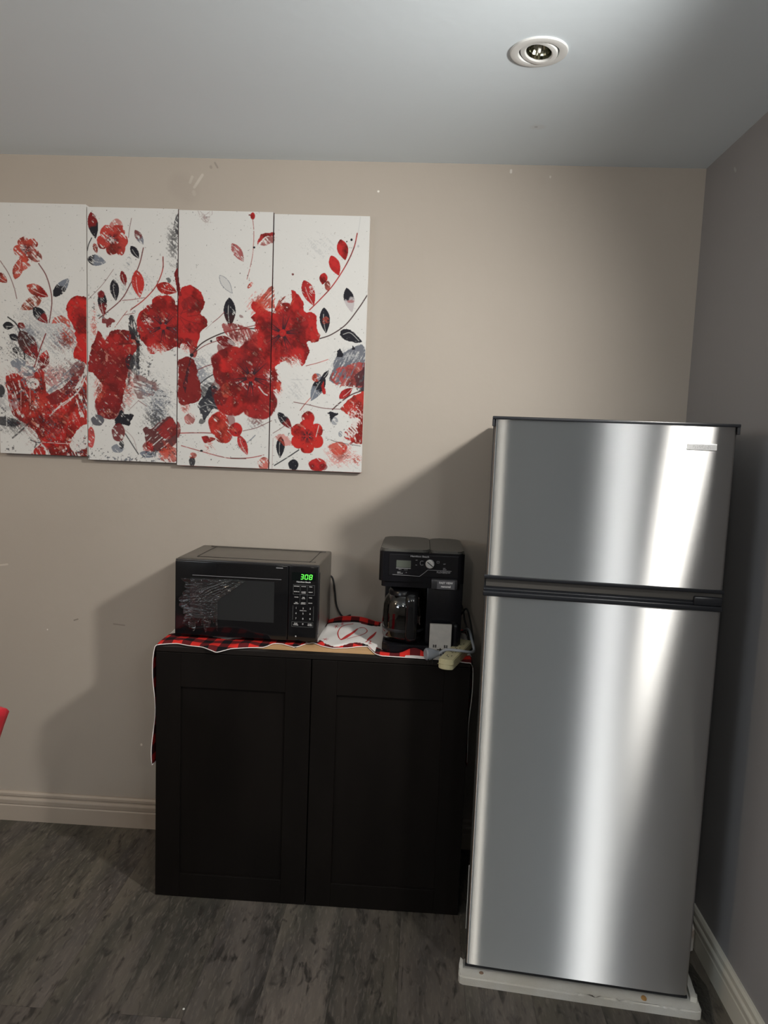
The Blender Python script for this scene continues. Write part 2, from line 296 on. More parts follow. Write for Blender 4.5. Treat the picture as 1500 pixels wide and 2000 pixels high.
class Art:
    def __init__(s, X, Y): s.X, s.Y = X, Y; s.C = np.ones(X.shape+(3,))*np.array(WHT)
    def box(s, x0, x1, y0, y1):
        return (s.X > x0) & (s.X < x1) & (s.Y > y0) & (s.Y < y1)
    def put(s, sel, m, col, a=1):
        m = np.clip(m*a, 0, 1)[:, None]; s.C[sel] = s.C[sel]*(1-m)+np.array(col)*m
    def grain(s, x, y, g, ang, sd, sc=.35):
        if g <= 0: return 1.
        c, q = math.cos(ang), math.sin(ang); u = x*c+y*q; v = -x*q+y*c
        n = .6*fbm(u*sc*.12, v*sc*1.1, sd, 4)+.4*fbm(x*.16, y*.16, sd+9, 4)
        return np.clip((n-(.26+.42*g))/.07, 0, 1)
    def poly(s, pts, col, a=1, g=0, ang=.8, sd=1, soft=0, wob=1.5, smooth=True):
        P = np.array([tuple(p) for p in (catmull([(x, y, 0) for x, y in pts]+[(pts[0][0], pts[0][1], 0)], 5) if smooth else [Vector((x, y, 0)) for x, y in pts])])[:, :2]
        sel = s.box(P[:, 0].min()-4, P[:, 0].max()+4, P[:, 1].min()-4, P[:, 1].max()+4)
        x = s.X[sel]; y = s.Y[sel]
        if len(x) == 0: return
        xx = x+wob*2*(fbm(x*.11, y*.11, sd+3, 3)-.5)*2; yy = y+wob*2*(fbm(x*.11, y*.11, sd+5, 3)-.5)*2
        ins = np.zeros(len(x), bool); n = len(P)
        for i in range(n):
            x1, y1 = P[i]; x2, y2 = P[(i+1) % n]
            if y1 == y2: continue
            c = ((y1 > yy) != (y2 > yy)) & (xx < (x2-x1)*(yy-y1)/(y2-y1)+x1); ins ^= c
        s.put(sel, ins*s.grain(x, y, g, ang, sd), col, a)
    def blob(s, cx, cy, rx, ry, col, a=1, g=0, rot=0, ang=.8, sd=2, soft=.06, wob=.12, lob=0, n=5):
        R = max(rx, ry)*1.4; sel = s.box(cx-R, cx+R, cy-R, cy+R); x = s.X[sel]; y = s.Y[sel]
        if len(x) == 0: return
        c, q = math.cos(rot), math.sin(rot); u = ((x-cx)*c+(y-cy)*q)/rx; v = (-(x-cx)*q+(y-cy)*c)/ry
        r = np.sqrt(u*u+v*v); th = np.arctan2(v, u)
        lim = 1-lob*(1-np.abs(np.cos(n*th/2))**.55)+wob*2*(fbm(np.cos(th)*2.3+sd, np.sin(th)*2.3+sd*.7, sd, 3)-.5)
        s.put(sel, np.clip((lim-r)/soft, 0, 1)*s.grain(x, y, g, ang, sd), col, a)
    def flower(s, cx, cy, R, n=5, rot=0, col=RED, g=.0, sd=3, core=True, ry=1., lob=.34, inner=.62, dark=DRED, ang=.8, out=None):
        s.blob(cx, cy, R, R*ry, col, 1, g, rot, ang, sd, .03, .09, lob, n)
        if inner: s.blob(cx, cy, R*inner, R*inner*ry, dark, .62, .22 if g < .3 else g*.8, rot, ang, sd+1, .25, .12, lob*1.1, n)
        sel = s.box(cx-R, cx+R, cy-R, cy+R); x = s.X[sel]; y = s.Y[sel]
        if len(x) == 0: return
        u = (x-cx); v = (y-cy)/ry; r = np.sqrt(u*u+v*v)/R; th = np.arctan2(v, u)-rot
        k = th*n/(2*PI); fr = np.abs(k-np.round(k))*2*PI/n
        for off in (0, .17, -.17):
            w = np.abs(np.abs(fr)-abs(off)) if off else fr
            m = np.clip((.035*(1.1-r/inner if inner else 1)-w*r*1.0)/.02, 0, 1)*(r > .12)*(r < (inner or .6)*(.95 if not off else .75))
            s.put(sel, m, BLK, .75)
        w2 = (.5*2*PI/n)-fr
        s.put(sel, np.clip((.022-w2*r)/.015, 0, 1)*(r > .12)*(r < (inner or .6)), col, .8)
        if core: s.blob(cx, cy, R*.13, R*.13*ry, DRED, .9, 0, sd=sd, wob=.02); s.blob(cx, cy, R*.11, R*.11*ry, col, 1, 0, sd=sd, wob=.02)
    def leaf(s, p, q, w, col, col2=None, g=0, sd=4, a=1, mid=WHT, out=False, cut=.5):
        p = np.array(p, float); q = np.array(q, float); L = np.linalg.norm(q-p); R = max(L, w)
        c = (p+q)/2; sel = s.box(c[0]-R*.7, c[0]+R*.7, c[1]-R*.7, c[1]+R*.7); x = s.X[sel]; y = s.Y[sel]
        if len(x) == 0: return
        d = (q-p)/L; t = ((x-p[0])*d[0]+(y-p[1])*d[1])/L; v = (-(x-p[0])*d[1]+(y-p[1])*d[0])
        tt = np.clip(t, 0, 1); half = w/2*np.sin(PI*tt**.85)**.85*1.0
        m = ((np.abs(v) < half) & (t > 0) & (t < 1)).astype(float)
        if out: m = m*(np.abs(np.abs(v)-half) < 1.0)+.18*m
        gr = s.grain(x, y, g, .8, sd, .8)
        s.put(sel, m*gr, col, a)
        if col2 is not None: s.put(sel, m*gr*np.clip((t-cut+.3*(fbm(x*.2, y*.2, sd)-.5))/.1, 0, 1), col2, a)
        if mid is not None: s.put(sel, m*(np.abs(v-.12*w*np.sin(PI*tt)) < .55)*(t > .25)*(t < .95), mid, .55)
    def line(s, pts, w, col, a=1, g=0, sd=5):
        P = np.array([tuple(p) for p in catmull([(x, y, 0) for x, y in pts], 6)])[:, :2]
        sel = s.box(P[:, 0].min()-4, P[:, 0].max()+4, P[:, 1].min()-4, P[:, 1].max()+4); x = s.X[sel]; y = s.Y[sel]
        if len(x) == 0: return
        dm = np.full(len(x), 1e9)
        for i in range(len(P)-1):
            a0 = P[i]; d = P[i+1]-a0; L2 = (d**2).sum()+1e-9; t = np.clip(((x-a0[0])*d[0]+(y-a0[1])*d[1])/L2, 0, 1)
            dm = np.minimum(dm, np.hypot(x-a0[0]-t*d[0], y-a0[1]-t*d[1]))
        s.put(sel, np.clip((w/2+.35-dm)/.7, 0, 1)*s.grain(x, y, g, 0, sd), col, a)
    def finish(s, lo, hi, dens, sd):
        # printed wear: dry-brush streaks through the reds, sooty specks and scratches over the lower part
        x, y = s.X, s.Y; t = np.clip((y-lo)/(hi-lo), 0, 1)
        red = np.clip((s.C[:, 0]-s.C[:, 1]*1.6-.08)/.2, 0, 1)
        n1 = fbm(x*.05, y*.045, sd, 4); u = x*.75+y*.66; v = -x*.66+y*.75
        n2 = .5*fbm(u*.06, v*.35, sd+1, 4)+.5*fbm(x*.12, y*.12, sd+4, 3); n3 = fbm(x*.03, y*.5, sd+2, 3)
        k = 1-red*(.52*np.clip((n1-.44)/.2, 0, 1)+.22*np.clip((n2-.5)/.12, 0, 1)); s.C *= np.maximum(k, .25)[:, None]; s.C[:, 0] *= 1-.14*red
        s.put(slice(None), red*np.clip((n2-.62)/.05, 0, 1)*t, (.62, .22, .16), .55)
        n4 = fbm(x*.30, y*.30, sd+5, 4); n5 = fbm(x*.022, y*.022, sd+6, 3); q5 = np.clip((n5-.46)/.16, 0, 1)*t*dens*.8
        s.put(slice(None), np.clip((n4-(.80-.24*q5))/.05, 0, 1), BLK, .8)
        s.put(slice(None), np.clip((.5*fbm(u*.05, v*.45, sd+7, 3)+.5*n4-(.78-.20*q5))/.05, 0, 1), GRY, .7)
        n6 = fbm(x*.22+40, y*.22, sd+8, 4); s.put(slice(None), np.clip((.6*n2+.4*n6-.66)/.05, 0, 1)*t, WHT, .6)
    def splat(s, x0, x1, y0, y1, n, col, rmax=1.6, seed=1):
        r = random.Random(seed)
        for i in range(n): 
            k = rmax*(.25+.75*r.random()**3); s.blob(r.uniform(x0, x1), r.uniform(y0, y1), k, k*r.uniform(.8, 1.3), col, .85, 0, wob=.25, soft=.3, sd=i)
    def haze(s, x0, x1, y0, y1, col, g, sd, a=.8, ang=.8):
        cx, cy = (x0+x1)/2, (y0+y1)/2; sel = s.box(x0, x1, y0, y1); x = s.X[sel]; y = s.Y[sel]
        if len(x) == 0: return
        e = np.clip(1.15-np.sqrt(((x-cx)/((x1-x0)/2))**2+((y-cy)/((y1-y0)/2))**2), 0, 1)
        n = .5*fbm(x*.5, y*.5, sd, 3)+.5*fbm((x*math.cos(ang)+y*math.sin(ang))*.05, (-x*math.sin(ang)+y*math.cos(ang))*.4, sd+2, 3)
        s.put(sel, np.clip((n*(.5+.5*e)-(.3+.3*g))/.05, 0, 1)*e, col, a)
def A1(x, y): return (x/3.7027, 380+y/3.7027)     # drawing units of the left pair of canvases
def A2(x, y): return (340+x/3.5725, 380+y/3.5725) # drawing units of the right pair
def draw(a, T, sc, items):
    for it in items:
        k = it[0]; kw = it[-1] if isinstance(it[-1], dict) else {}; r = it[1:-1] if kw or isinstance(it[-1], dict) else it[1:]
        if k == 'leaf': a.leaf(T(*r[0]), T(*r[1]), r[2]/sc, *r[3:], **kw)
        elif k == 'blob': a.blob(*T(r[0], r[1]), r[2]/sc, r[3]/sc, *r[4:], **kw)
        elif k == 'fl': a.flower(*T(r[0], r[1]), r[2]/sc, **kw)
        elif k == 'poly': a.poly([T(*p) for p in r[0]], *r[1:], **kw)
        elif k == 'line': a.line([T(*p) for p in r[0]], r[1]/sc, *r[2:], **kw)
        elif k == 'haze': 
            x0, y0 = T(r[0], r[2]); x1, y1 = T(r[1], r[3]); a.haze(x0, x1, y0, y1, *r[4:], **kw)
        elif k == 'splat':
            x0, y0 = T(r[0], r[2]); x1, y1 = T(r[1], r[3]); a.splat(x0, x1, y0, y1, *r[4:], **kw)
IT_A = [
 ('haze', -20, 640, 650, 1300, LGR, .30, 3, {}), ('haze', -60, 420, 900, 1350, BLK, .50, 7, {}), ('haze', 250, 660, 850, 1250, GRY, .45, 8, {}), ('haze', -60, 660, 1180, 1480, (.35, .04, .04), .25, 9, {}), ('haze', 380, 660, 1150, 1400, BRN, .3, 10, {}), ('haze', -40, 400, 780, 1250, GRY, .62, 5, {}), ('haze', 300, 640, 850, 1250, BRN, .62, 6, {}),
 ('fl', 190, 395, 98, dict(n=5, rot=.5, col=(.50, .06, .04), g=.30, sd=12, core=False, inner=.5)),
 ('blob', 250, 440, 60, 42, ORD, .8, .35, .6, {}), ('blob', 165, 500, 75, 48, ORD, .9, .45, -.6, {}), ('leaf', (108, 612), (150, 455), 72, (.50, .07, .05), None, .3, {}),
 ('line', [(278, 498), (330, 580), (362, 680), (374, 780), (355, 925)], 8, BRN, {}), ('line', [(330, 1005), (285, 1125), (245, 1250)], 8, DRED, {}),
 ('line', [(0, 478), (60, 570), (100, 670), (120, 752)], 6, BRN, .9, .1, {}), ('line', [(55, 885), (120, 940), (160, 1040), (178, 1190)], 9, BLK, {}),
 ('leaf', (192, 655), (348, 738), 82, (.52, .07, .05), RED, .22, {}), ('leaf', (300, 748), (145, 830), 90, (.50, .10, .06), None, .36, {}), ('leaf', (240, 815), (342, 930), 82, BLK, DRED, .1, {}),
 ('leaf', (385, 738), (500, 603), 78, BLK, GRY, .2, {}), ('blob', 415, 700, 32, 30, BLK, 1, 0, {}), ('leaf', (-30, 570), (52, 635), 66, (.50, .07, .05), None, .15, {}),
 ('leaf', (18, 945), (102, 950), 58, BLK, {}), ('leaf', (66, 1015), (136, 1050), 48, BLK, {}), ('leaf', (88, 1110), (152, 1145), 44, BLK, None, .25, {}), ('leaf', (128, 930), (182, 965), 42, DRED, {}),
 ('leaf', (140, 985), (268, 1190), 120, (.06, .02, .02), DRED, .25, {}), ('leaf', (300, 1260), (335, 1125), 84, DRED, RED, .25, {}), ('blob', 130, 1220, 55, 38, GRY, .9, .3, {}), ('blob', 190, 1275, 75, 40, GRY, .9, .4, {}),
 ('haze', 380, 600, 880, 1180, ORD, .45, 21, {}), ('poly', [(375, 935), (400, 885), (450, 878), (490, 900), (510, 960), (470, 935), (430, 925)], ORD, .9, .3, {}),
 ('poly', [(475, 830), (500, 765), (560, 735), (640, 745), (700, 760), (700, 1270), (600, 1210), (530, 1170), (550, 1060), (530, 960), (490, 890)], RED, 1, .0, .8, 31, {}),
 ('blob', 600, 900, 90, 110, DRED, .55, .3, {}), ('line', [(545, 960), (590, 915), (640, 870)], 5, DRED, .7, {}), ('line', [(560, 1000), (600, 960), (640, 930)], 5, DRED, .7, {}),
 ('poly', [(35, 1310), (120, 1290), (200, 1340), (300, 1250), (340, 1430), (430, 1420), (560, 1400), (660, 1300), (700, 1950), (225, 1950), (225, 1860), (290, 1800), (240, 1700), (90, 1590), (55, 1450)], (.42, .025, .02), 1, .24, 1.2, 41, {}),
 ('poly', [(220, 1560), (420, 1520), (560, 1560), (560, 1760), (400, 1860), (280, 1760)], RED, .8, .15, .3, 43, {}),
 ('poly', [(325, 1460), (440, 1400), (545, 1290), (590, 1220), (600, 1290), (520, 1420), (400, 1520)], DRED, .95, .15, -.7, 44, {}),
 ('poly', [(330, 1420), (430, 1330), (560, 1200), (575, 1230), (470, 1350), (350, 1440)], GRY, .8, .45, -.75, 45, {}), ('blob', 560, 1260, 45, 70, BRN, .8, .35, .7, {}),
 ('line', [(360, 1600), (440, 1520), (560, 1430), (635, 1270)], 10, WHT, .8, .2, {}), ('line', [(380, 1570), (500, 1490), (600, 1370)], 8, WHT, .7, .3, {}),
 ('poly', [(500, 1800), (560, 1700), (640, 1660), (640, 1810), (560, 1860), (520, 1850)], WHT, .95, .1, {}), ('blob', 235, 1365, 48, 42, WHT, .9, .25, {}),
 ('poly', [(-20, 1680), (80, 1720), (220, 1690), (240, 1760), (225, 1880), (-20, 1880)], WHT, .9, .25, {}),
 ('haze', -40, 260, 1560, 1760, BLK, .18, 51, {}), ('blob', 40, 1640, 110, 35, BLK, .9, .25, .15, {}), ('blob', 0, 1420, 35, 50, BLK, .95, .1, {}), ('blob', 60, 1500, 80, 70, (.3, .3, .32), .6, .5, {}), ('line', [(90, 1760), (160, 1700), (210, 1650)], 12, BLK, .8, .2, {}),
 ('line', [(220, 1775), (260, 1795), (250, 1830)], 10, BLK, .8, .3, {}), ('haze', 120, 400, 1420, 1640, ORD, .4, 53, {}), ('haze', 60, 640, 1450, 1900, DRED, .42, 54, {}), ('haze', 300, 640, 1520, 1700, ORD, .5, 55, {}),
 ('line', [(45, 1570), (48, 1700)], 7, WHT, .6, .1, {}), ('line', [(150, 1400), (150, 1560)], 4, WHT, .5, .2, {}), ('line', [(215, 1380), (218, 1550)], 4, WHT, .5, .2, {}), ('line', [(300, 1790), (480, 1800), (590, 1780)], 5, WHT, .6, .2, {}),
 ('splat', 450, 560, 1360, 1420, 12, WHT, 2.2, 3, {}), ('splat', 0, 620, 1050, 1300, 60, BRN, 1.1, 4, {}), ('splat', 0, 250, 700, 900, 40, GRY, .9, 5, {}), ('splat', 60, 600, 1450, 1850, 50, WHT, 1., 6, {})]
IT_B = [
 ('haze', 1180, 1330, 60, 620, BLK, .36, 61, {}), ('blob', 1290, 220, 30, 90, BLK, .85, .35, {}), ('blob', 1290, 520, 18, 60, BLK, .8, .35, {}), ('haze', 650, 1280, 380, 900, LGR, .68, 62, {}), ('haze', 900, 1300, 1180, 1700, LGR, .42, 63, {}),
 ('haze', 1000, 1290, 1330, 1760, GRY, .32, 64, {}), ('haze', 960, 1290, 1450, 1800, BLK, .42, 66, {}), ('haze', 620, 1040, 900, 1700, BRN, .30, 67, {}), ('haze', 880, 1060, 880, 1450, BLK, .36, 68, {}), ('haze', 640, 720, 740, 1150, ORD, .4, 65, {}),
 ('leaf', (655, 125), (690, 318), 74, DRED, BLK, .05, dict(cut=.45, mid=None)), ('line', [(662, 312), (640, 360), (630, 405)], 7, BLK, {}),
 ('blob', 840, 232, 48, 62, (.5, .1, .08), .8, .32, {}), ('fl', 812, 320, 118, dict(n=5, rot=.3, col=(.50, .045, .035), g=.18, sd=71, core=False, inner=.45)), ('blob', 870, 390, 36, 52, (.5, .05, .04), 1, .15, {}), ('haze', 740, 850, 280, 380, WHT, .45, 72, {}),
 ('leaf', (678, 350), (700, 425), 34, ORD, None, .3, {}), ('leaf', (975, 255), (1036, 362), 52, BRN, GRY, .25, {}), ('leaf', (945, 370), (1005, 462), 52, BLK, None, .1, {}), ('leaf', (628, 462), (765, 490), 80, BLK, GRY, .25, dict(cut=.35)), ('blob', 930, 485, 22, 38, GRY, .6, .4, {}),
 ('line', [(950, 170), (935, 250), (928, 310)], 5, BRN, .8, {}), ('line', [(1036, 385), (1005, 510), (940, 650), (870, 765), (715, 895)], 8, BRN, {}), ('line', [(1178, 450), (1175, 545), (1125, 665), (1040, 760), (945, 832)], 8, (.45, .05, .04), {}), ('line', [(820, 540), (740, 650), (640, 755)], 4, BRN, .8, {}), ('line', [(885, 765), (960, 758), (1045, 745)], 5, DRED, .9, .2, {}), ('line', [(900, 870), (970, 858)], 5, DRED, .9, .2, {}), ('line', [(830, 960), (880, 890), (920, 840)], 5, ORD, .8, .2, {}),
 ('leaf', (985, 545), (1010, 745), 90, (.52, .03, .025), None, .08, {}), ('leaf', (818, 612), (838, 768), 66, BLK, None, .1, {}), ('leaf', (878, 550), (908, 662), 46, DRED, None, .15, {}), ('leaf', (730, 690), (750, 880), 66, BLK, DRED, .12, {}), ('poly', [(745, 880), (775, 900), (800, 890), (830, 915), (805, 930), (800, 955), (770, 962), (760, 935), (740, 925)], DRED, .95, .12, {}), ('blob', 730, 720, 26, 28, DRED, .9, .1, {}),
 ('leaf', (1130, 655), (1278, 705), 88, (.50, .025, .02), None, .05, {}), ('blob', 1215, 620, 22, 22, BLK, .8, .4, {}),
 ('poly', [(1262, 560), (1275, 535), (1300, 560), (1330, 780), (1275, 690)], DRED, 1, {}),
 ('poly', [(985, 940), (1000, 870), (1050, 825), (1100, 840), (1100, 770), (1150, 730), (1220, 728), (1268, 770), (1275, 840), (1340, 850), (1340, 1130), (1280, 1100), (1230, 1120), (1170, 1130), (1090, 1148), (1050, 1090), (1010, 1030)], (.46, .018, .017), 1, .0, .8, 81, {}),
 ('fl', 1180, 955, 190, dict(n=5, rot=.3, col=(.42, .017, .016), g=.3, sd=82, inner=.8)), ('haze', 1000, 1300, 1060, 1200, WHT, .4, 83, {}), ('haze', 1000, 1120, 870, 960, WHT, .48, 84, {}), ('haze', 1030, 1290, 1040, 1180, ORD, .5, 85, {}),
 ('poly', [(640, 1160), (690, 1030), (715, 985), (760, 1050), (800, 985), (880, 975), (960, 1000), (1010, 1090), (960, 1160), (930, 1260), (900, 1400), (880, 1520), (820, 1620), (720, 1600), (690, 1500), (740, 1380), (660, 1290), (640, 1270)], (.30, .016, .016), 1, .06, .9, 91, {}),
 ('blob', 760, 1190, 110, 120, DRED, .6, .3, {}), ('blob', 840, 1080, 120, 80, RED, .45, .35, {}), ('blob', 860, 1300, 90, 130, DRED, .5, .35, {}), ('blob', 795, 1540, 110, 90, DRED, .85, .15, {}), ('haze', 650, 780, 1280, 1560, ORD, .3, 92, dict(ang=2)), ('haze', 860, 1000, 1240, 1560, ORD, .35, 93, {}), ('blob', 770, 1180, 10, 30, (.8, .3, .25), .7, .2, {}),
 ('poly', [(930, 890), (960, 870), (990, 960), (1012, 1040), (1000, 1090), (940, 1010)], BLK, .95, .25, 1.4, 94, {}), ('poly', [(985, 1060), (1012, 1070), (1005, 1300), (985, 1330)], BLK, .9, .25, 1.5, 95, {}), ('blob', 940, 1210, 35, 60, BLK, .9, .25, {}), ('line', [(935, 1280), (925, 1400)], 16, BLK, .8, .35, {}), ('line', [(840, 1085), (960, 1075), (1020, 1090)], 12, (.08, .01, .01), .8, .2, {}),
 ('poly', [(970, 1290), (1080, 1340), (1155, 1385), (1110, 1440), (1010, 1480), (960, 1400)], BRN, .8, .35, .3, 96, {}), ('haze', 950, 1160, 1330, 1500, GRY, .4, 97, {}),
 ('blob', 705, 1632, 48, 42, (.07, .07, .09), .95, .2, {}), ('poly', [(835, 1620), (880, 1560), (900, 1590), (965, 1590), (940, 1640), (930, 1670), (870, 1665), (830, 1670)], BLK, 1, .05, {}), ('blob', 855, 1720, 48, 70, (.14, .01, .012), .95, .12, {}), ('blob', 850, 1835, 45, 34, GRY, .9, .2, {}), ('blob', 878, 1810, 18, 32, BLK, .9, .1, {}),
 ('line', [(905, 1730), (950, 1800), (1000, 1878)], 8, BLK, .9, {}), ('line', [(890, 1690), (960, 1760), (990, 1850)], 4, BRN, .6, {}), ('line', [(1000, 1490), (1060, 1530)], 6, BRN, .8, {}), ('line', [(930, 1560), (1000, 1490)], 5, BRN, .6, {}),
 ('blob', 655, 1755, 30, 80, RED, .9, .2, {}), ('poly', [(1030, 1700), (1060, 1680), (1090, 1700), (1160, 1640), (1230, 1605), (1282, 1700), (1270, 1790), (1190, 1860), (1070, 1840), (1050, 1760)], (.09, .012, .014), .96, .1, -.7, 101, {}), ('poly', [(1130, 1700), (1240, 1620), (1275, 1720), (1200, 1770)], (.32, .02, .02), .8, .25, -.7, 102, {}),
 ('line', [(1110, 1700), (1200, 1610)], 10, LGR, .7, .3, {}), ('haze', 1120, 1310, 1760, 1960, ORD, .22, 103, {}), ('blob', 1225, 1880, 80, 60, ORD, .8, .3, {}), ('blob', 1070, 1830, 40, 50, RED, .7, .3, {}), ('leaf', (1010, 1870), (1120, 1890), 50, GRY, None, .2, {}),
 ('splat', 640, 1280, 100, 900, 60, BLK, 1.3, 11, {}), ('splat', 1100, 1290, 1200, 1700, 30, BLK, 1.1, 12, {}), ('splat', 660, 1000, 1050, 1600, 25, WHT, 1.1, 13, {}), ('splat', 850, 1100, 700, 950, 30, DRED, 1.3, 14, {})]
